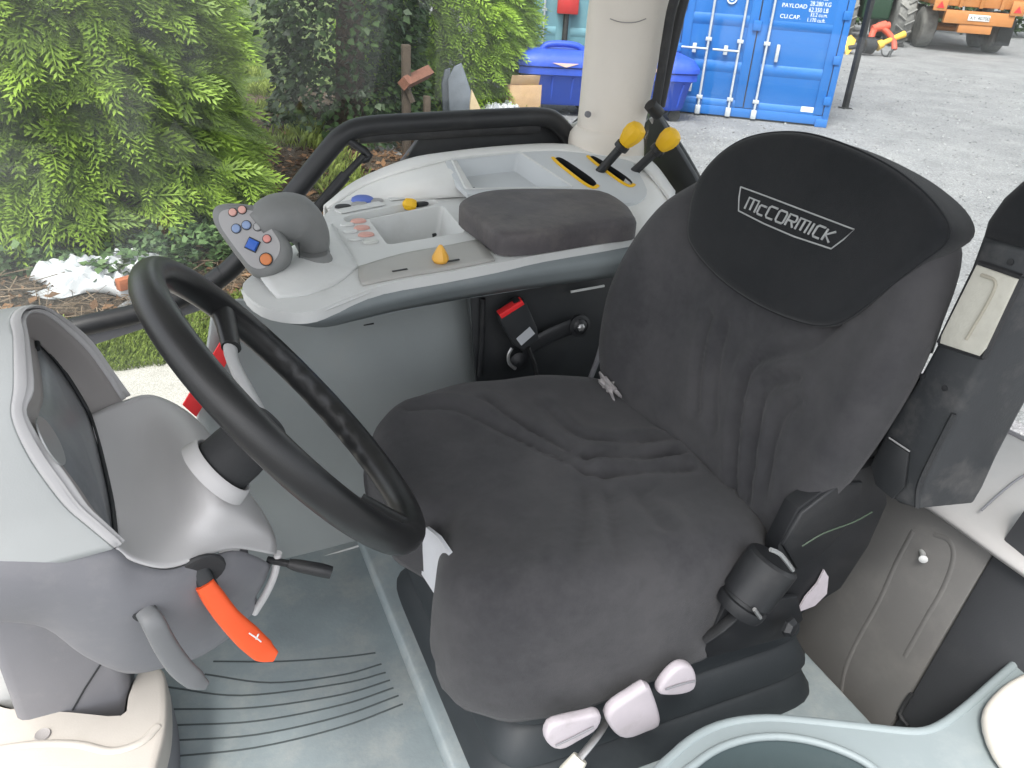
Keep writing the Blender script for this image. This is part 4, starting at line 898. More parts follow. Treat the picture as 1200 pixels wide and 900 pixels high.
# ================================================================== OUTSIDE: GROUND
def gmat(name, cols, scale, bump=.5, fine=90, rough=.9, extra=None):
    m = bpy.data.materials.new(name); m.use_nodes = True; n, l = m.node_tree.nodes, m.node_tree.links; b = n['Principled BSDF']
    b.inputs['Roughness'].default_value = rough; b.inputs['Specular IOR Level'].default_value = .25
    tc = n.new('ShaderNodeTexCoord'); nz = n.new('ShaderNodeTexNoise'); nz.inputs['Scale'].default_value = scale; nz.inputs['Detail'].default_value = 9; nz.inputs['Roughness'].default_value = .68
    l.new(tc.outputs['Object'], nz.inputs['Vector'])
    rp = n.new('ShaderNodeValToRGB'); e = rp.color_ramp.elements
    e[0].position, e[0].color = .28, (*cols[0], 1); e[1].position, e[1].color = .72, (*cols[-1], 1)
    for i, c in enumerate(cols[1:-1]): q = e.new(.28+.44*(i+1)/(len(cols)-1)); q.color = (*c, 1)
    l.new(nz.outputs[0], rp.inputs[0])
    vo = n.new('ShaderNodeTexVoronoi'); vo.inputs['Scale'].default_value = fine; l.new(tc.outputs['Object'], vo.inputs['Vector'])
    mx = n.new('ShaderNodeMix'); mx.data_type = 'RGBA'; mx.blend_type = 'OVERLAY'; mx.inputs['Factor'].default_value = .38
    bw = n.new('ShaderNodeRGBToBW'); l.new(vo.outputs['Color'], bw.inputs[0])
    l.new(rp.outputs[0], mx.inputs['A']); l.new(bw.outputs[0], mx.inputs['B']); l.new(mx.outputs['Result'], b.inputs['Base Color'])
    bp = n.new('ShaderNodeBump'); bp.inputs['Strength'].default_value = bump; bp.inputs['Distance'].default_value = .02
    l.new(vo.outputs['Distance'], bp.inputs['Height']); l.new(bp.outputs[0], b.inputs['Normal'])
    return m
M_GRAVEL = gmat('gravel', [(.165, .165, .17), (.215, .215, .22), (.265, .265, .265)], 1.3, .4, 70)
M_SOIL = gmat('soil', [(.035, .026, .018), (.07, .05, .035), (.12, .09, .065)], 5, .9, 40)
M_CONC = gmat('concrete', [(.33, .315, .285), (.38, .36, .33), (.42, .40, .37)], 3, .08, 260)
M_TURF = gmat('turf', [(.05, .085, .02), (.09, .13, .035), (.14, .17, .06)], 3, .6, 50)
def sheet(name, pts, m):
    o = from_py(name, pts, [tuple(range(len(pts)))], m); tag(o, kind='structure')
    if o.data.polygons[0].normal.z < 0: o.data.flip_normals()
    return o
sheet('ground', [V(-160, -60, 0), V(220, -60, 0), V(220, 300, 0), V(-160, 300, 0)], M_GRAVEL)
# soil bed along the trees (gently uneven grid)
def bump_sheet(name, x0, x1, y0, y1, nx, ny, zf, m):
    vs = []; fs = []
    for j in range(ny+1):
        for i in range(nx+1):
            x = x0+(x1-x0)*i/nx; y = y0+(y1-y0)*j/ny; vs.append((x, y, zf(x, y)))
    for j in range(ny):
        for i in range(nx): a = j*(nx+1)+i; fs.append((a, a+1, a+nx+2, a+nx+1))
    o = from_py(name, vs, fs, m); tag(o, kind='structure'); return o
def soil_z(x, y):
    e = min(1, max(0, (y-4.55-.12*math.sin(x*2.1))/.5))*min(1, max(0, (14.5-y)/2))*min(1, max(0, (4.3+.4*math.sin(y*1.7)-x)/.9))
    return -.02+e*(.09+.05*math.sin(x*3.1+y)+.04*math.sin(y*4.3-x*1.7)+.02*math.sin(x*11)*math.cos(y*9))
bump_sheet('soil_bed', -7, 5.2, 4.7, 14.5, 110, 90, soil_z, M_SOIL)
sheet('concrete_apron', [V(-5, 1.2, .006), V(1.6, 1.2, .006), V(1.5, 4.50, .006), V(.3, 4.62, .006), V(-.35, 4.70, .006), V(-.8, 4.72, .006), V(-5, 4.8, .006)], M_CONC)
sheet('grass_bank', [V(-8, 14.2, .012), V(4.6, 13.2, .012), V(6.2, 17.5, .012), V(6.5, 40, .012), V(-30, 60, .012), V(-30, 14.5, .012)], M_TURF)

# ------------------------------------------------------------------ scattered stuff helpers (numpy)
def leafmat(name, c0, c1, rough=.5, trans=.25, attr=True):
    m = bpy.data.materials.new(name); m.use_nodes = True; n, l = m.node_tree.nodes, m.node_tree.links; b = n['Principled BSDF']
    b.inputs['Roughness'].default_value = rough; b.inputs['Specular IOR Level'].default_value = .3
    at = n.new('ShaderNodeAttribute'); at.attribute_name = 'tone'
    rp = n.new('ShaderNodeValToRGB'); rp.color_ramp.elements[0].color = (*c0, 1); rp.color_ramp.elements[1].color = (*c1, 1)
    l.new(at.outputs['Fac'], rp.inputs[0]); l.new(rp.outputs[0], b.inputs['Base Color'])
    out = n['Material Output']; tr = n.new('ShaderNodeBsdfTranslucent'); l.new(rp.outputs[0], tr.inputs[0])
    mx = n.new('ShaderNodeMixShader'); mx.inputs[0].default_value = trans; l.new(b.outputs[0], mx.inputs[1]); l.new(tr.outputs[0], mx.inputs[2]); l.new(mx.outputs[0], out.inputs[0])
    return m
def scatter_mesh(name, tv, tf, ttone, P, Rm, S, tone, m, parent=None):
    """copies of a template (tv verts, tf quads, ttone per vert) at P with rotations Rm (n,3,3) and scales S, joined into one mesh."""
    n = len(P); nv = len(tv); vs = np.einsum('nij,vj->nvi', Rm, tv)*S[:, None, None]+P[:, None, :]
    fs = (np.asarray(tf)[None]+(np.arange(n)*nv)[:, None, None]).reshape(-1, len(tf[0]))
    me = bpy.data.meshes.new(name); k = fs.shape[1]
    me.vertices.add(n*nv); me.vertices.foreach_set('co', vs.reshape(-1).astype(np.float32))
    me.loops.add(fs.size); me.loops.foreach_set('vertex_index', fs.reshape(-1).astype(np.int32))
    me.polygons.add(len(fs)); me.polygons.foreach_set('loop_start', (np.arange(len(fs))*k).astype(np.int32))
    me.update(calc_edges=True)
    at = me.attributes.new('tone', 'FLOAT', 'POINT'); at.data.foreach_set('value', np.clip(tone[:, None]+np.asarray(ttone)[None], 0, 1).reshape(-1).astype(np.float32))
    return link(name, me, m, parent)
def basis(D, roll):
    """rotation matrices whose x axis is D, spun by roll."""
    D = D/np.linalg.norm(D, axis=1, keepdims=True); up = np.tile([0, 0, 1.], (len(D), 1)); up[np.abs(D[:, 2]) > .95] = [1, 0, 0]
    Y = np.cross(up, D); Y /= np.linalg.norm(Y, axis=1, keepdims=True); Z = np.cross(D, Y)
    c, s = np.cos(roll)[:, None], np.sin(roll)[:, None]
    return np.stack([D, Y*c+Z*s, -Y*s+Z*c], axis=2)
def frond():
    """flat conifer spray along +x, unit length: an axis with tapering side twigs that fork again."""
    vs, fs, tn = [], [], []
    def dia(p, d, L, w, t):
        q = np.array([-d[1], d[0], 0]); b = len(vs)
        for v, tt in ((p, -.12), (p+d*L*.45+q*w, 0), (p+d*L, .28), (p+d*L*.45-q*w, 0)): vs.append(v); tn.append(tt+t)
        fs.append((b, b+1, b+2, b+3))
    ax = np.array([1., 0, 0]); dia(np.zeros(3), ax, 1, .02, 0)
    for i in range(7):
        x = .08+i*.125; L = .44*(1-x)**.7+.06
        for sgn in (-1, 1):
            a = sgn*(.75-.25*x); d = np.array([math.cos(a), math.sin(a), 0]); p = np.array([x+(.03 if sgn > 0 else 0), 0, -.25*x*x])
            dia(p, d, L, .030, .10*x)
            if i < 5:
                for f in (.5,):
                    a2 = a+(.55 if (i % 2) else -.55); d2 = np.array([math.cos(a2), math.sin(a2), 0]); dia(p+d*L*f, d2, L*.42, .024, .08+.1*x)
    v = np.array(vs); v[:, 2] -= .18*(v[:, 0]**2+v[:, 1]**2); return v, fs, np.array(tn)
FR = frond()
def fbm(x, y, z, s):
    return (np.sin(x*s+1.3*np.sin(y*s*.8))+np.sin(y*s*1.1+2.1*np.sin(z*s*.9)+1)+np.sin(z*s*1.3+1.7*np.sin(x*s*.7)+2))/3
def conifer(name, label, c, rx, ry, h, n, fl, m, barkm, group=None, zmin=.1, seed=1):
    rg = np.random.default_rng(seed)
    t = thing(name, label, 'tree', (c[0], c[1], 0), group)
    tube('trunk', [V(c[0], c[1], -.1), V(c[0]+.03, c[1]-.02, h*.35), V(c[0]-.02, c[1], h*.95)], [.16, .11, .02], barkm, t, 4, 12)
    for i in range(26):
        z = .3+h*.8*i/26; a = i*2.4; r = .7*rx*(1-.7*z/h)
        tube('limb', [V(c[0], c[1], z), V(c[0]+math.cos(a)*r*.5, c[1]+math.sin(a)*r*.5, z+.12), V(c[0]+math.cos(a)*r, c[1]+math.sin(a)*r, z+.10)], [.03, .02, .006], barkm, t, 2, 6)
    # visible lower part dense, higher part sparser
    z = np.concatenate([rg.uniform(zmin, 2.4, int(n*.78)), rg.uniform(2.4, h, n-int(n*.78))]); a = rg.uniform(0, 2*np.pi, n)
    vis = np.sin(a-.2) < .55                                    # the side the yard sees is the dense one
    keep = vis | (rg.random(n) < .25); z, a = z[keep], a[keep]; n = len(z)
    prof = np.clip((1-z/h), 0, 1)**.55
    lump = 1+.10*fbm(a*rx*2.2, z*2.4, a*0+seed, 2.1)+.07*fbm(a*rx*5, z*6.0, a*0+seed, 2.3)
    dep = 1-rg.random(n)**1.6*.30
    flat = (np.abs(np.cos(a))**3.2+np.abs(np.sin(a))**3.2)**(-1/3.2); R = prof*lump*dep*flat
    P = np.stack([c[0]+np.cos(a)*R*rx, c[1]+np.sin(a)*R*ry, z], 1)
    D = np.stack([np.cos(a)+rg.normal(0, .6, n), np.sin(a)+rg.normal(0, .45, n), rg.normal(-.05, .28, n)], 1)
    Rm = basis(D, rg.normal(0, .5, n)); S = fl*rg.uniform(.55, 1.25, n)*(.8+.4*(dep > .92))
    patch = .5+.5*fbm(P[:, 0]*1.6, P[:, 1]*1.6, P[:, 2]*1.9, 2.0)
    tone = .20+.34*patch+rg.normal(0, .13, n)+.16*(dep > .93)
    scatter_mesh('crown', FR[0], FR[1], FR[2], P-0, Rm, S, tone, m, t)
    return t
M_BARK = gmat('bark', [(.05, .035, .025), (.09, .065, .045), (.14, .11, .08)], 9, .8, 30)
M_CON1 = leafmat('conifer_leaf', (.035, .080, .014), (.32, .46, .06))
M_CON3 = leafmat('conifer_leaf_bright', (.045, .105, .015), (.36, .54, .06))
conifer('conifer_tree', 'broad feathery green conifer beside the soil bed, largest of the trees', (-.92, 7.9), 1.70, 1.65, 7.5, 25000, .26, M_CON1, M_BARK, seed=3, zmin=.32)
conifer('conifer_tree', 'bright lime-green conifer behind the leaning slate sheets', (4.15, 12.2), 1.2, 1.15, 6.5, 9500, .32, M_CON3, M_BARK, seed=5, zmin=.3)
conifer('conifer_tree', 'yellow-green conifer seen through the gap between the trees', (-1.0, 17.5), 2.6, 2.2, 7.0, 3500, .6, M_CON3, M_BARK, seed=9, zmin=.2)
# ivy-clad dark tree
ivl = np.array([(0, 0, 0), (.35, .38, .02), (1, 0, -.06), (.35, -.38, .02)], float); ivf = [(0, 1, 2, 3)]
M_IVY = leafmat('ivy_leaf', (.012, .030, .010), (.075, .13, .04), .35, .15)
def ivy_tree(c, r, h, n, seed):
    rg = np.random.default_rng(seed)
    t = thing('ivy_clad_tree', 'dark green ivy-clad tree next to the wooden trestle', 'tree', (c[0], c[1], 0))
    tube('trunk', [V(c[0], c[1], -.1), V(c[0]+.06, c[1], 2), V(c[0], c[1], h*.9)], [.2, .15, .04], M_BARK, t, 4, 12)
    for i in range(14):
        z = .4+h*.75*i/14; a = i*2.4
        tube('limb', [V(c[0], c[1], z), V(c[0]+math.cos(a)*r*.75, c[1]+math.sin(a)*r*.75, z+.25)], [.03, .008], M_BARK, t, 1, 6)
    a = rg.uniform(0, 2*np.pi, n); z = rg.uniform(.05, h, n)
    R = r*(1-rg.random(n)**1.5*.45)*(1+.2*fbm(a*1.5, z*1.8, a*0, 2.2))*np.clip((1-(z/h)**3), 0, 1)
    P = np.stack([c[0]+np.cos(a)*R, c[1]+np.sin(a)*R, z], 1)
    D = np.stack([np.cos(a)+rg.normal(0, .6, n), np.sin(a)+rg.normal(0, .6, n), rg.normal(-.5, .5, n)], 1)
    scatter_mesh('crown', ivl, ivf, np.array([0, 0, .1, 0]), P, basis(D, rg.normal(0, .6, n)), rg.uniform(.06, .12, n), .35+.3*fbm(P[:, 0]*2, P[:, 1]*2, P[:, 2]*2, 2)+rg.normal(0, .15, n), M_IVY, t)
ivy_tree((2.35, 10.3), .95, 5.0, 15000, 4)
# ivy ground cover, leaf litter, grass, moss
rg = np.random.default_rng(21)
def region(n, f):
    P = np.array([f() for _ in range(n)]); return P
n = 5200
x = rg.uniform(-2.2, 1.2, n); y = 5.72+.22*fbm(x*3, x*0, x*0, 1.7)+np.abs(rg.normal(0, .45, n)); z = np.array([soil_z(a, b) for a, b in zip(x, y)])+rg.uniform(0, .16, n)*(1+.6*fbm(x*2, y*2, y*0, 2))
P = np.stack([x, y, z], 1); D = np.stack([rg.normal(0, 1, n), rg.normal(-.6, 1, n), rg.normal(0, .35, n)], 1)
M_GCOV = leafmat('ground_ivy_leaf', (.025, .055, .02), (.15, .23, .09), .4, .15)
o = scatter_mesh('ground_ivy', ivl, ivf, np.array([0, 0, .1, 0]), P, basis(D, rg.normal(0, .5, n)), rg.uniform(.04, .085, n), .4+rg.normal(0, .2, n), M_GCOV); tag(o, 'low green ivy creeping over the soil under the conifer', 'ivy', kind='stuff')
n = 5200
x = rg.uniform(-2.0, 3.2, n); y = 5.1+rg.random(n)**.8*4.6; z = np.array([soil_z(a, b) for a, b in zip(x, y)])+rg.uniform(.0, .03, n)
M_LIT = leafmat('dead_leaf', (.05, .025, .012), (.30, .16, .08), .8, .1)
lt = np.array([(0, 0, 0), (.4, .3, .12), (1, 0, .02), (.4, -.3, .1)], float)
o = scatter_mesh('leaf_litter', lt, ivf, np.zeros(4), np.stack([x, y, z], 1), basis(np.stack([rg.normal(0, 1, n), rg.normal(0, 1, n), rg.normal(0, .25, n)], 1), rg.normal(0, .4, n)), rg.uniform(.04, .10, n), rg.random(n)*.9, M_LIT); tag(o, 'brown fallen leaves lying on the soil bed', 'leaves', kind='stuff')
blade = np.array([(0, -.035, 0), (0, .035, 0), (.35, .02, .9), (.55, 0, 1.0)], float)
def grass(name, label, n, xs, ys, hz, m, seed, clump=2.5, zf=soil_z, thr=-.1):
    rg = np.random.default_rng(seed); x = rg.uniform(*xs, n); y = rg.uniform(*ys, n); k = fbm(x*clump, y*clump, x*0+seed, 2.0) > thr; x, y = x[k], y[k]; n = len(x)
    z = np.array([zf(a, b) for a, b in zip(x, y)]); a = rg.uniform(0, 6.28, n); D = np.stack([np.cos(a), np.sin(a), np.zeros(n)], 1)
    o = scatter_mesh(name, blade, ivf, np.array([-.1, -.1, .1, .2]), np.stack([x, y, z-.005], 1), basis(D, rg.normal(0, .15, n)), hz*rg.uniform(.5, 1.3, n), .4+rg.normal(0, .2, n), m); tag(o, label, 'grass', kind='stuff')
M_GRS = leafmat('grass_blade', (.07, .11, .02), (.30, .38, .08), .5, .3)
grass('kerb_grass', 'mossy green grass along the edge of the pale concrete', 32000, (-1.6, .9), (4.56, 5.25), .045, M_GRS, 2, 3.5, lambda a, b: max(.004, soil_z(a, b)), -1.1)
grass('gap_grass', 'bright yellow-green grass in the gap between the trees', 16000, (.7, 1.9), (6.2, 15.5), .13, leafmat('gap_grass_blade', (.12, .17, .03), (.42, .50, .12), .5, .35), 3, 1.6, soil_z, .02)
grass('far_grass', 'green grass growing along the blue bins', 2500, (2.6, 5.2), (9.6, 11.4), .16, M_GRS, 6, 2.0, soil_z, .0)
# twigs in the mulch
tw = np.array([(0, -.012, 0), (0, .012, .01), (1, .008, .02), (1, -.008, .0)], float); n = 1500; x = rg.uniform(-1.6, 1.2, n); y = rg.uniform(5.0, 6.1, n)
o = scatter_mesh('twigs', tw, ivf, np.zeros(4), np.stack([x, y, np.array([soil_z(a, b) for a, b in zip(x, y)])+rg.uniform(.005, .04, n)], 1), basis(np.stack([rg.normal(0, 1, n), rg.normal(0, 1, n), rg.normal(0, .12, n)], 1), rg.normal(0, 1, n)), rg.uniform(.08, .3, n), rg.random(n), leafmat('twig', (.05, .032, .02), (.26, .19, .13), .9, 0)); tag(o, 'thin brown twigs in the mulch below the conifer', 'twigs', kind='stuff')
# loose stones on the yard
bm = bmesh.new(); bmesh.ops.create_icosphere(bm, subdivisions=1, radius=.5); sv = np.array([v.co[:] for v in bm.verts])*np.array([1, .8, .5]); sf = [tuple(v.index for v in f.verts) for f in bm.faces]; bm.free()
n = 9000; d = 2.6+rg.random(n)**1.6*20; a = rad(33)+rg.uniform(-.1, .62, n); x = d*np.sin(a); y = d*np.cos(a)
o = scatter_mesh('loose_gravel', sv, sf, np.zeros(len(sv)), np.stack([x, y, np.full(n, .002)], 1), basis(rg.normal(0, 1, (n, 3))*[1, 1, .2], rg.uniform(0, 6, n)), rg.uniform(.008, .03, n)*(1+d*.05), rg.random(n), leafmat('pebble', (.14, .14, .145), (.34, .34, .34), .9, 0)); tag(o, 'loose grey gravel stones on the yard surface', 'gravel', kind='stuff')

# ------------------------------------------------------------------ litter by the trees
def crumple(name, label, cat, c, sx, sy, h, m, seed, n=46):
    rg = np.random.default_rng(seed); vs, fs = [], []
    for j in range(n+1):
        for i in range(n+1):
            u, v = i/n*2-1, j/n*2-1; rr = max(abs(u)**2.5+abs(v)**2.5, 0); e = max(0, 1-rr)
            k = .5+.5*math.sin(u*9+3*math.sin(v*5+seed))*math.sin(v*8+2*math.sin(u*6)); k2 = .5+.5*math.sin(u*23+5*v+seed)*math.sin(v*19-3*u)
            x, y = c[0]+u*sx*(1+.12*math.sin(v*7+seed)), c[1]+v*sy*(1+.15*math.sin(u*6))
            vs.append((x, y, soil_z(x, y)+.012+h*e**.5*(.25+.5*k+.25*k2)))
    for j in range(n):
        for i in range(n): a = j*(n+1)+i; fs.append((a, a+1, a+n+2, a+n+1))
    o = from_py(name, vs, fs, m, None, 25); sm = o.modifiers.new('t', 'SOLIDIFY'); sm.thickness = .004; tag(o, label, cat); return o
M_POLY = mat('white_polythene', (.50, .51, .53), .3, .06, 12, .3, 60, spec=.6)
crumple('plastic_sheet', 'crumpled white plastic sheet lying on the soil under the conifer', 'plastic sheet', (-.36, 5.86), .44, .22, .20, M_POLY, 2)
bo_ = rbox('terracotta_block', pZ(146, 332, .12), (.10, .06, .08), mat('terracotta', (.34, .11, .05), .8, .2, 20, .3, 100), None, .008, Quaternion((0, 0, 1), .5)); tag(bo_, 'small orange-brown clay block on the white plastic sheet', 'block')
tb = rbox('timber_scrap', pZ(160, 326, .12), (.14, .05, .03), mat('pale_timber', (.55, .42, .27), .7, .15, 12, .2, 80), None, .004, Quaternion((0, 0, 1), -.3)); tag(tb, 'pale timber offcut beside the clay block', 'timber')
# trestle: post with a short rail
M_OLDW = mat('weathered_timber', (.075, .055, .04), .85, .25, 14, .4, 60)
M_RUSTW = mat('reddish_timber', (.20, .085, .055), .8, .25, 18, .4, 70)
tr_ = thing('wooden_trestle', 'weathered wooden post with a reddish cross rail beside the ivy tree', 'trestle', (2.75, 8.95, 0))
DT = 9.0
def q(x, y, Y): return pY(x, y, Y)
rbox('post', (q(478, 165, 8.9)+q(474, 70, 8.9))/2+V(0, 0, -.1), (.085, .085, 1.35), M_OLDW, tr_, .006)
a, b = q(473, 98, 8.8), q(502, 84, 9.2); tube('cross_rail', [a, b], .075, M_RUSTW, tr_, 1, 4, 1, V(0, 0, 1), 20)
tube('brace', [q(476, 100, 8.85), q(484, 120, 8.8)], .03, M_OLDW, tr_, 1, 4, 1, None, 20)
rbox('low_post', q(500, 140, 8.9)+V(0, 0, -.1), (.07, .07, .7), M_OLDW, tr_, .006)
# leaning slate sheets and pale board
M_SLATE = mat('slate_sheet', (.17, .19, .22), .55, .15, 6, .2, 80)
Yq = 10.2
s_a = prism('slate_sheet', [q(527, 142, Yq), q(525, 92, Yq), q(533, 78, Yq), q(541, 74, Yq), q(546, 88, Yq), q(556, 120, Yq), q(562, 142, Yq)], V(.01, .05, 0), M_SLATE, None, .01); tag(s_a, 'tall grey slate sheet leaning before the lime-green conifer', 'slate')
s_b = prism('slate_sheet', [q(518, 98, Yq+.12), q(522, 82, Yq+.12), q(528, 80, Yq+.12), q(527, 142, Yq+.12), q(520, 142, Yq+.12)], V(0, .04, 0), M_SLATE, None, .008); tag(s_b, 'narrow grey slate strip half hidden behind the tall slate sheet', 'slate')
bd = prism('pale_board', [q(552, 142, Yq-.15), q(551, 125, Yq-.15), q(553, 105, Yq-.15), q(570, 142, Yq-.15)], V(0, .03, 0), mat('plywood', (.58, .45, .28), .7, .1, 10), None, .004); tag(bd, 'triangular pale plywood board leaning on the slates', 'board')
cb = thing('cardboard_box', 'open tan cardboard box with white packing next to the blue bin', 'box', tuple(pZ(605, 138, 0)))
M_CARD = mat('cardboard', (.55, .36, .21), .8, .1, 8)
bxq = pZ(608, 134, 0)
for dx, dy, sx, sy, rr in ((-.24, 0, .01, .4, 0), (.24, 0, .01, .4, 0), (0, -.2, .47, .01, 0), (0, .2, .47, .01, 0)): rbox('box_wall', bxq+V(dx, dy, .22), (sx, sy, .44), M_CARD, cb, .002)
rbox('box_base', bxq+V(0, 0, .012), (.46, .38, .02), M_CARD, cb, .002)
rbox('box_flap', bxq+V(-.02, -.2, .50), (.44, .01, .16), M_CARD, cb, .002, Quaternion((1, 0, 0), .35))
crumple('white_packing', 'crumpled white packing film spilling beside the cardboard box', 'packing', (bxq.x-.42, bxq.y-.35), .34, .26, .32, M_POLY, 5, 30)

# ------------------------------------------------------------------ blue wheeled bins
M_BIN = mat('blue_bin_plastic', (.02, .075, .48), .38, .06, 3, .05, 200, dust=.15, dustcol=(.15, .25, .6))
def big_bin(label, L, ang):
    t = thing('wheeled_bin', label, 'bin', tuple(L), 'blue wheeled bins')
    Rz = Matrix.Rotation(ang, 3, 'Z')
    def W(x, y, z): return L+Rz @ V(x, y, z)
    def ring(hx, hy, z, n=40, p=9):
        o = []
        for j in range(n):
            a = 2*math.pi*j/n; c, s = math.cos(a), math.sin(a); r = 1/((abs(c)/hx)**p+(abs(s)/hy)**p)**(1/p); o.append(W(c*r, s*r, z))
        return o
    loft('bin_body', [ring(.50, .36, .16), ring(.54, .40, .20), ring(.60, .46, .56), ring(.62, .48, .58), ring(.66, .52, .59), ring(.66, .52, .68), ring(.63, .49, .685)], M_BIN, t, True, 40)
    loft('bin_lid', [ring(.665, .525, .69), ring(.68, .54, .70), ring(.68, .54, .76), ring(.60, .47, .86), ring(.50, .36, .90)], M_BIN, t, True, 40)
    rows_ = [W(-.30, -.2, .88), W(-.22, -.2, .95), W(0, -.2, .97), W(.22, -.2, .95), W(.30, -.2, .88)]
    tube('lid_handle', rows_, .045, M_BIN, t, 3, 8)
    for sx in (-.45, -.15, .15, .45): tube('body_rib', [W(sx*.93, -.385, .22), W(sx, -.462, .55)], .018, M_BIN, t, 1, 6)
    lab = [W(-.18, -.545, .755), W(.20, -.545, .755), W(.02, -.545, .70)]
    prism('lid_label', lab, Rz @ V(0, -.004, 0), mat('bin_label', (.75, .50, .45), .5, .05), t, 0)
    for sx in (-.42, .42):
        for sy in (-.3, .3): lathe('castor', [(.03, -.02), (.09, -.02), (.09, .02), (.03, .02)], W(sx, sy, .09), Rz @ V(0, 1, 0), M_RUBBER, t, 16)
    return t
b1 = pZ(652, 140, 0); b2 = pZ(762, 142, 0)
big_bin('blue wheeled bin next to the cardboard box', b1+V(.25, .55, 0), rad(-18))
big_bin('blue wheeled bin close to the blue container doors', b2+V(.05, .35, 0), rad(-18))
# ------------------------------------------------------------------ shipping containers
def container(label, corner, e, W_, M_B, M_D, rods, extra, depth=6.06, H=2.59, nm='shipping_container'):
    """end doors seen square on: corner = right bottom corner, e = unit vector to the right along the door face."""
    n = V(e.y, -e.x, 0)
    if n.dot(CAM-corner) < 0: n = -n
    O = corner-e*W_
    t = thing(nm, label, 'container', tuple(O+e*W_/2))
    def P(s, h, d=0): return O+e*s+V(0, 0, h)+n*d
    RM = Matrix((e, n*-1, V(0, 0, 1))).transposed()
    def cbx(name, s0, s1, h0, h1, d0, d1, m, par=t, bev=.006):
        return rbox(name, P((s0+s1)/2, (h0+h1)/2, (d0+d1)/2), (s1-s0, abs(d1-d0), h1-h0), m, par, bev, RM)
    # shell: roof, floor, sides with corrugation
    cbx('roof', .0, W_, H-.04, H, -depth, -.13, M_B); cbx('floor_frame', 0, W_, .0, .16, -depth, -.13, M_D)
    for s in (0.0, W_-.05):
        cbx('side_wall', s, s+.05, .16, H-.04, -depth, -.14, M_B)
    for side, so in ((0, -.015), (1, W_+.015)):
        for k in range(20): cbx('corrugation', so-.012, so+.012, .22, H-.1, -depth+.2+k*.28, -depth+.34+k*.28, M_B, t, 0)
    cbx('rear_wall', .0, W_, .16, H-.04, -depth, -depth+.05, M_B)
    # door frame
    cbx('corner_post', 0, .09, .0, H, -.14, 0, M_B); cbx('corner_post', W_-.09, W_, .0, H, -.14, 0, M_B)
    cbx('door_sill', .09, W_-.09, .03, .16, -.13, -.012, M_B); cbx('door_header', .09, W_-.09, H-.14, H, -.13, -.012, M_B)
    for s in (0.0, W_-.18):
        for h in (0.0, H-.12): cbx('corner_casting', s+.001, s+.179, h, h+.118, -.16, .012, M_B, t, .012)
    # doors with recessed panels
    mid_ = W_/2-.045
    for d, (a, b) in enumerate(((.10, mid_-.008), (mid_+.008, W_-.10))):
        dr = cbx('door', a, b, .17, H-.15, -.085, -.035, M_B)
        hs_ = [.17, .24, .70, .78, 1.36, 1.44, 1.98, 2.06, H-.15]
        cbx('door_stile', a, a+.13, .17, H-.15, -.035, -.012, M_B, dr); cbx('door_stile', b-.13, b, .17, H-.15, -.035, -.012, M_B, dr)
        for i, (h0, h1) in enumerate(((.17, .235), (.70, .78), (1.34, 1.42), (1.96, 2.04), (H-.24, H-.15))):
            # sloped rail between panels
            pr_ = [P(a+.13, h0-.05, -.035), P(a+.13, h0, -.014), P(a+.13, h1, -.014), P(a+.13, h1+.03, -.035)]
            prism('door_rail', pr_, e*(b-a-.26), M_B, dr, 0)
        cbx('door_gasket', a-.006, a+.003, .17, H-.15, -.05, -.02, M_RUBBER, dr, 0); cbx('door_gasket', b-.003, b+.006, .17, H-.15, -.05, -.02, M_RUBBER, dr, 0)
        for h in (.38, .95, 1.55, 2.15):
            s = .075 if d == 0 else W_-.075
            cbx('hinge', s-.05, s+.05, h-.06, h+.06, -.02, .02, M_B, dr, .008)
    # locking rods
    for s in rods:
        rd = tube('lock_rod', [P(s, .06, .035), P(s, H-.05, .035)], .018, M_GALV, t, 1, 10)
        for h in (.28, 1.10, 1.85, 2.3): cbx('rod_guide', s-.045, s+.045, h-.025, h+.025, -.012, .055, M_GALV, rd, .006)
        for h in (.10, H-.08):
            cbx('rod_cam', s-.04, s+.04, h-.07, h+.06, -.01, .06, M_GALV, rd, .012)
    extra(t, P, cbx, e, n)
    return t
M_GALV = mat('galvanised_steel', (.52, .55, .58), .45, .12, 15, .1, 100, metal=.35, dust=.25, dustcol=(.35, .33, .3))
M_CBLUE = mat('blue_container_paint', (.012, .135, .44), .42, .05, 1.5, .06, 60, dust=.35, dustcol=(.05, .20, .48), dscale=2.2, spec=.4)
M_CLB = mat('pale_blue_container_paint', (.16, .34, .40), .5, .07, 1.5, .06, 60, dust=.3, dustcol=(.26, .42, .46), dscale=3)
M_CDK = mat('container_floor_steel', (.02, .05, .12), .6, .1)
M_LETTER = mat('white_lettering', (.75, .77, .78), .5, .03)
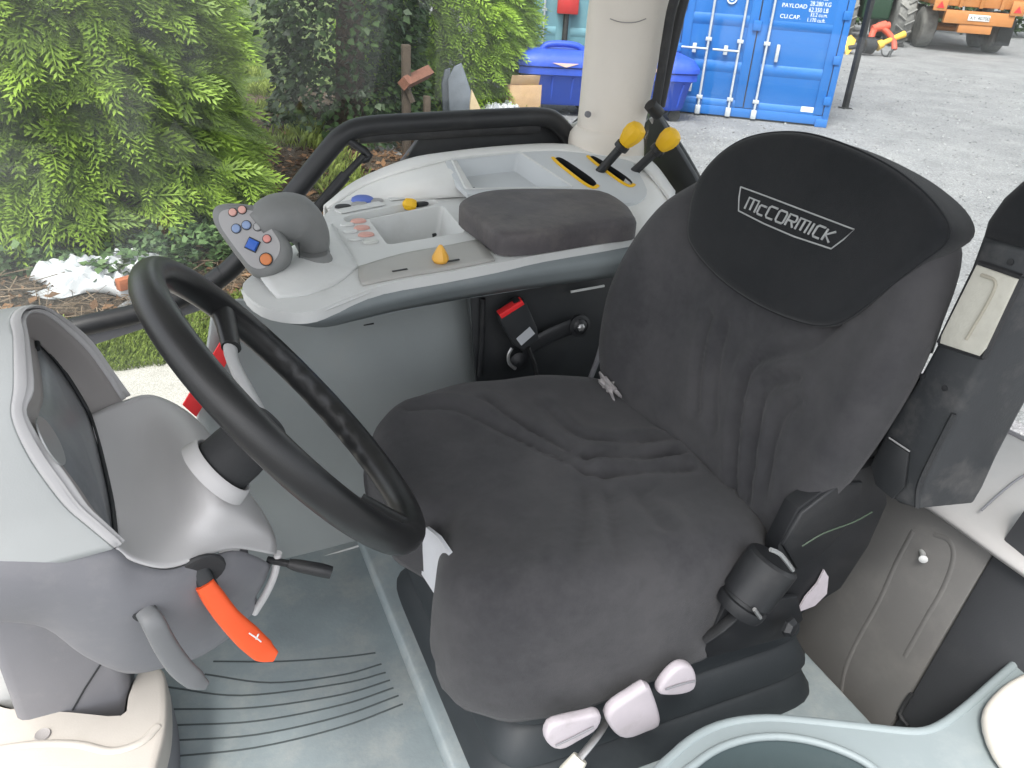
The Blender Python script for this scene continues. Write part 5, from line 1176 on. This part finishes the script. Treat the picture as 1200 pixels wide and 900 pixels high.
def ext_blue(t, P, cbx, e, n):
    zz = V(0, 0, 1)
    def txt(s, h, str_, size, sx=1.0):
        text_mesh('lettering', str_, size, M_LETTER, t, P(s, h, -.0105), e*sx, zz, n)
    # upper panel carries the weights table on a flat plate flush with the stiles
    cbx('data_plate', 1.36, 2.25, 1.42, 2.10, -.034, -.0125, M_CBLUE, t, 0)
    txt(1.45, 1.90, 'TARE', .085); txt(1.45, 1.77, 'MAX.G.', .085) if 0 else None
    txt(1.45, 1.60, 'PAYLOAD', .078); txt(1.45, 1.455, 'CU.CAP.', .078)
    for h, s_ in ((1.965, '30.480 KG'), (1.885, '67.200 LB'), (1.805, '2.200 KG'), (1.725, '4.850 LB'), (1.645, '28.280 KG'), (1.565, '62.350 LB'), (1.505, '  33.2 cu.m.'), (1.435, '1.170 cu.ft.')):
        txt(1.83, h, s_, .082 if h > 1.51 else .072, .82)
    # round emblem on the left door, faded
    lathe('emblem', [(.002, 0), (.075, 0), (.075, .002), (.002, .0025)], P(.74, 1.66, -.012), n, M_LETTER, t, 24)
    lathe('emblem', [(.002, .0026), (.055, .0026), (.055, .004), (.002, .0042)], P(.74, 1.66, -.012), n, M_CBLUE, t, 24)
    lathe('emblem', [(.002, .0044), (.028, .0044), (.028, .006), (.002, .0062)], P(.74, 1.66, -.012), n, M_LETTER, t, 24)
    for s0, s1, hk in ((.12, .50, .42), (.58, .96, .80)):
        hd = tube('lock_handle', [P(s0+.0, .965, .05), P((s0+s1)/2, .965, .055), P(s1, .965, .045)], .016, M_GALV, t, 2, 8)
        cbx('handle_catch', (s0+s1)/2-.03, (s0+s1)/2+.03, .90, 1.03, -.01, .06, M_GALV, hd, .008)
    cbx('seal_latch', 1.49, 1.54, .86, 1.10, -.01, .04, M_GALV, t, .01)
    cbx('rod_plate', 1.10, 1.22, 1.26, 1.40, -.01, .03, M_CBLUE, t, .01)
    cbx('serial_label', 2.02, 2.20, .20, .275, -.012, -.0095, M_LETTER, t, 0)
    cbx('notice_label', .23, .36, .34, .54, -.012, -.0095, mat('grey_notice', (.42, .45, .50), .5, .1), t, 0)
container('bright blue shipping container with white lettering and steel lock rods', V(9.469, 9.667, .0), V(.806, -.592, 0).normalized(), 2.44, M_CBLUE, M_CDK, [.50, .96, 1.345], ext_blue)
def ext_pale(t, P, cbx, e, n):
    bx = cbx('lock_box', 1.03, 1.42, 1.05, 1.40, .0, .14, mat('red_lock_box', (.55, .03, .03), .5, .1), t, .015)
    cbx('vent_panel', .42, .70, .90, 1.18, -.012, .006, mat('blue_patch', (.05, .16, .36), .5, .1), t, .004)
    for i, s_ in enumerate(('22G1', 'MGW 30480', 'NET 28250', 'CU.M 33.2', '5710')):
        text_mesh('lettering', s_, .12, M_LETTER, t, P(1.75, 1.62-i*.27, -.006), e, V(0, 0, 1), n)
    tube('rope', [P(.48, .2, .09), P(.40, .9, .08), P(.30, 1.8, .08)], .02, mat('green_rope', (.05, .18, .10), .8), t, 3, 6)
    tube('rod_cover', [P(1.22, .1, .05), P(1.22, 1.1, .05)], .045, M_RUBBER, t, 1, 8)
cl = V(6.45, 15.35, 0); ce = V(.93, -.366, 0).normalized()
container('pale turquoise shipping container with red lock box behind the bins', cl+ce*2.44, ce, 2.44, M_CLB, M_CDK, [.28, .80, 1.22, 1.68], ext_pale)
# small reddish thing on the ground by the pale container
bucket = lathe('rusty_drum', [(.13, 0), (.15, .02), (.16, .32), (.15, .34), (.02, .33)], pZ(630, 100, 0), V(0, 0, 1), mat('rust', (.20, .055, .03), .85, .3, 10, .3, 60), None, 20); tag(bucket, 'small rusty drum standing before the pale turquoise container', 'drum')

# ------------------------------------------------------------------ dark post
po_ = thing('steel_post', 'slim black steel post standing in the gravel by the blue container', 'post', tuple(pZ(990, 128, 0)))
pb = pZ(990, 127, 0)
rbox('post_shaft', pb+V(0, 0, 1.25), (.085, .085, 2.5), M_BLACKS, po_, .008)
rbox('base_plate', pb+V(0, 0, .01), (.16, .16, .02), M_BLACKS, po_, .004)

# ------------------------------------------------------------------ orange trailer
M_TRL = mat('orange_trailer_paint', (.47, .19, .055), .5, .15, 1.8, .08, 40, dust=.5, dustcol=(.42, .24, .12), dscale=2.5)
M_TYRE = mat('dusty_tyre', (.15, .147, .14), .85, .15, 4, .3, 40, dust=.8, dustcol=(.26, .25, .235), dscale=4, dthr=.40)
M_RIM = mat('dusty_rim', (.42, .30, .16), .6, .15, 6)
TD = V(.55, .835, 0).normalized(); TR = V(TD.y, -TD.x, 0)
tl0 = pZ(1078, 55, 0)
trl = thing('farm_trailer', 'orange tandem axle farm trailer with dusty tyres across the yard', 'trailer', tuple(tl0))
TM = Matrix((TR, TD, V(0, 0, 1))).transposed()
def T(a, b, z): return tl0+TR*a+TD*b+V(0, 0, z)
def tbx(name, a0, a1, b0, b1, z0, z1, m, par=trl, bev=.015): return rbox(name, T((a0+a1)/2, (b0+b1)/2, (z0+z1)/2), (a1-a0, b1-b0, z1-z0), m, par, bev, TM)
def wheel(par, c, axis, R, w, rim=M_RIM, nm='wheel', tyre=M_TYRE, lug=0):
    wt = lathe(nm, [(R*.5, -w*.5), (R*.86, -w*.52), (R*.97, -w*.42), (R, -w*.25), (R, w*.25), (R*.97, w*.42), (R*.86, w*.52), (R*.5, w*.5)], c, axis, tyre, par, 40)
    for s in (-1, 1): lathe('rim', [(.02, s*w*.2), (R*.2, s*w*.2), (R*.24, s*w*.3), (R*.40, s*w*.28), (R*.5, s*w*.42), (R*.56, s*w*.5), (R*.56, s*w*.46)], c, axis, rim, wt, 28)
    if lug:
        ax = axis.normalized(); r0 = Vector((0, 0, 1)); u = ax.cross(r0).normalized(); v_ = ax.cross(u)
        for k in range(lug):
            a = 2*math.pi*k/lug
            for s in (-1, 1):
                a2 = a+(math.pi/lug if s > 0 else 0); p = c+(u*math.cos(a2)+v_*math.sin(a2))*(R+.02)+ax*(s*w*.26)
                tg = (-u*math.sin(a2)+v_*math.cos(a2)); tube('tread_lug', [p-ax*(s*w*.24)+tg*.06, p+ax*(s*w*.22)-tg*.09], .035, tyre, wt, 1, 4, 1, None, 20)
    return wt
for b in (0.0, 1.35):
    for a in (.0, 2.0): wheel(trl, T(a, b+.1, .56), TR, .56, .42)
    tube('axle', [T(0, b+.1, .56), T(2.0, b+.1, .56)], .07, M_TRL, trl, 1, 10)
tbx('chassis_rail', .55, .70, -1.2, 5, .78, 1.0, M_TRL); tbx('chassis_rail', 1.30, 1.45, -1.2, 5, .78, 1.0, M_TRL)
tbx('tipping_body', -.22, 2.22, -1.15, 5.2, 1.22, 2.5, M_TRL, trl, .03)
for a in (-.15, .45, 1.0, 1.55, 2.15): tbx('tailgate_rib', a-.05, a+.05, -1.22, -1.14, 1.2, 2.5, M_TRL)
tbx('tail_beam', .1, 1.95, -1.25, -1.05, .78, 1.12, M_TRL); tbx('under_beam', .55, 1.45, -1.22, -1.05, .55, .78, M_TRL)
npl = tbx('number_plate', .72, 1.30, -1.27, -1.252, .88, 1.04, mat('plate_white', (.72, .72, .72), .4, .04))
for k, s_ in enumerate(('KX 60 ZDN',)):
    text_mesh('plate_lettering', 'XY 40700', .13, M_BLACKS, trl, T(.76, -1.275, .915), TR, V(0, 0, 1), -TD)
for a in (-.1, 1.95):
    lt_ = tbx('light_board', a-.18, a+.18, -1.30, -1.22, 1.08, 1.45, M_TRL); 
    tri = [T(a-.10, -1.305, 1.16), T(a+.10, -1.305, 1.16), T(a, -1.305, 1.33)]; prism('reflector', tri, -TD*.01, M_RED, lt_, 0)
tbx('mudflap', 1.85, 2.25, -.62, -.58, .25, .95, M_RUBBER)
# ------------------------------------------------------------------ implement with drive shaft, and a tractor wheel behind
im = thing('drive_implement', 'red and yellow mounted implement with yellow drive shaft before the trailer', 'implement', tuple(pZ(1025, 68, 0)))
M_IRED = mat('faded_red_paint', (.55, .09, .05), .5, .15, 4, dust=.3, dustcol=(.4, .2, .12))
M_IYEL = mat('faded_yellow_paint', (.68, .42, .05), .5, .12, 4, dust=.3, dustcol=(.45, .35, .15))
ig = pZ(1025, 66, 0); DI = ig.length*.995
def I(x, y): return CAM+ray(x, y)*(((ig-CAM).dot(fw))/1.0)
tube('hitch_arm', [I(1022, 60), I(1021, 44), I(1027, 32), I(1038, 28)], .085, M_IRED, im, 3, 8); tube('hitch_arm', [I(1030, 30), I(1040, 38), I(1047, 48), I(1048, 58)], .075, M_IRED, im, 3, 8)
tube('top_link', [I(1022, 34), I(1042, 30)], .10, M_IRED, im, 1, 8)
tube('drive_shaft', [I(1030, 53), I(1045, 46), I(1060, 40)], [.075, .065, .09], M_IYEL, im, 1, 12)
lathe('shaft_guard', [(.03, -.08), (.13, -.06), (.11, .10), (.03, .12)], I(1030, 53), I(1060, 40)-I(1030, 53), M_IYEL, im, 14)
tube('stand_leg', [I(1048, 55), I(1043, 63), I(1040, 69)], .035, M_BLACKS, im, 1, 8)
tube('hose', [I(1033, 58), I(1034, 64), I(1039, 66), I(1043, 60)], .02, M_BLACKS, im, 3, 6)
prism('yellow_hood', [I(991, 66), I(990, 46), I(997, 42), I(1003, 48), I(999, 58), I(994, 64)], V(.3, .3, 0), M_IYEL, im, .02)
tube('frame_bar', [I(994, 56), I(1010, 54), I(1030, 52)], .06, M_BLACKS, im, 1, 8); tube('frame_bar', [I(1008, 40), I(1010, 60)], .05, M_BLACKS, im, 1, 8)
lathe('gear_case', [(.05, -.2), (.2, -.18), (.22, .1), (.12, .2)], I(1018, 53), V(1, -.2, 0), M_BLACKS, im, 14)
tg_ = thing('parked_tractor', 'dark green parked tractor with big lugged rear tyre beyond the container', 'tractor', (19.6, 20.9, 0))
wheel(tg_, V(19.8, 20.6, .82), TR, .82, .5, M_RIM, 'rear_wheel', M_TYRE, 18)
wheel(tg_, V(19.8, 20.6, .82)+TR*1.6, TR, .82, .5, M_RIM, 'rear_wheel', M_TYRE, 18)
M_DGR = mat('dark_green_paint', (.012, .04, .02), .45, .1)
rbox('tractor_body', V(19.8, 20.6, 1.15)+TR*.8+TD*1.0, (.8, 3.2, .9), M_DGR, tg_, .08, TM, 3)
rbox('mudguard', V(19.8, 20.6, 1.85)+TR*.05, (.6, 1.5, .08), M_DGR, tg_, .03, TM, 3)
rbox('cab', V(19.8, 20.6, 2.2)+TR*.8+TD*.2, (1.4, 1.4, 1.3), M_DGR, tg_, .05, TM, 3)
wheel(tg_, V(19.8, 20.6, .55)+TR*.0+TD*2.4, TR, .55, .35, M_RIM, 'front_wheel'); wheel(tg_, V(19.8, 20.6, .55)+TR*1.6+TD*2.4, TR, .55, .35, M_RIM, 'front_wheel')
# far hedge line behind the yard
def bush(label, c, r, h, n, seed):
    rg = np.random.default_rng(seed); t = thing('bush', label, 'bush', (c[0], c[1], 0))
    tube('trunk', [V(c[0], c[1], 0), V(c[0], c[1], h*.6)], [.12, .05], M_BARK, t, 1, 8)
    a = rg.uniform(0, 6.283, n); u = rg.random(n)**.4; z = rg.uniform(.05, 1, n)
    R = r*np.sqrt(np.clip(1-(z-.4)**2*1.6, .05, 1))*(1-.35*rg.random(n)**1.5)*(1+.2*fbm(a*2, z*4, a*0+seed, 1.8))
    P = np.stack([c[0]+np.cos(a)*R, c[1]+np.sin(a)*R, z*h], 1); D = np.stack([np.cos(a)+rg.normal(0, .7, n), np.sin(a)+rg.normal(0, .7, n), rg.normal(-.2, .6, n)], 1)
    scatter_mesh('crown', ivl, ivf, np.array([0, 0, .1, 0]), P, basis(D, rg.normal(0, .6, n)), rg.uniform(.16, .30, n), .45+rg.normal(0, .2, n), M_IVY, t)
bush('dark green bush beyond the parked tractor', (22.2, 24.8), 1.7, 3.2, 2200, 31)
bush('dark green bush beyond the orange trailer', (29.5, 24.0), 2.2, 3.6, 2600, 32)
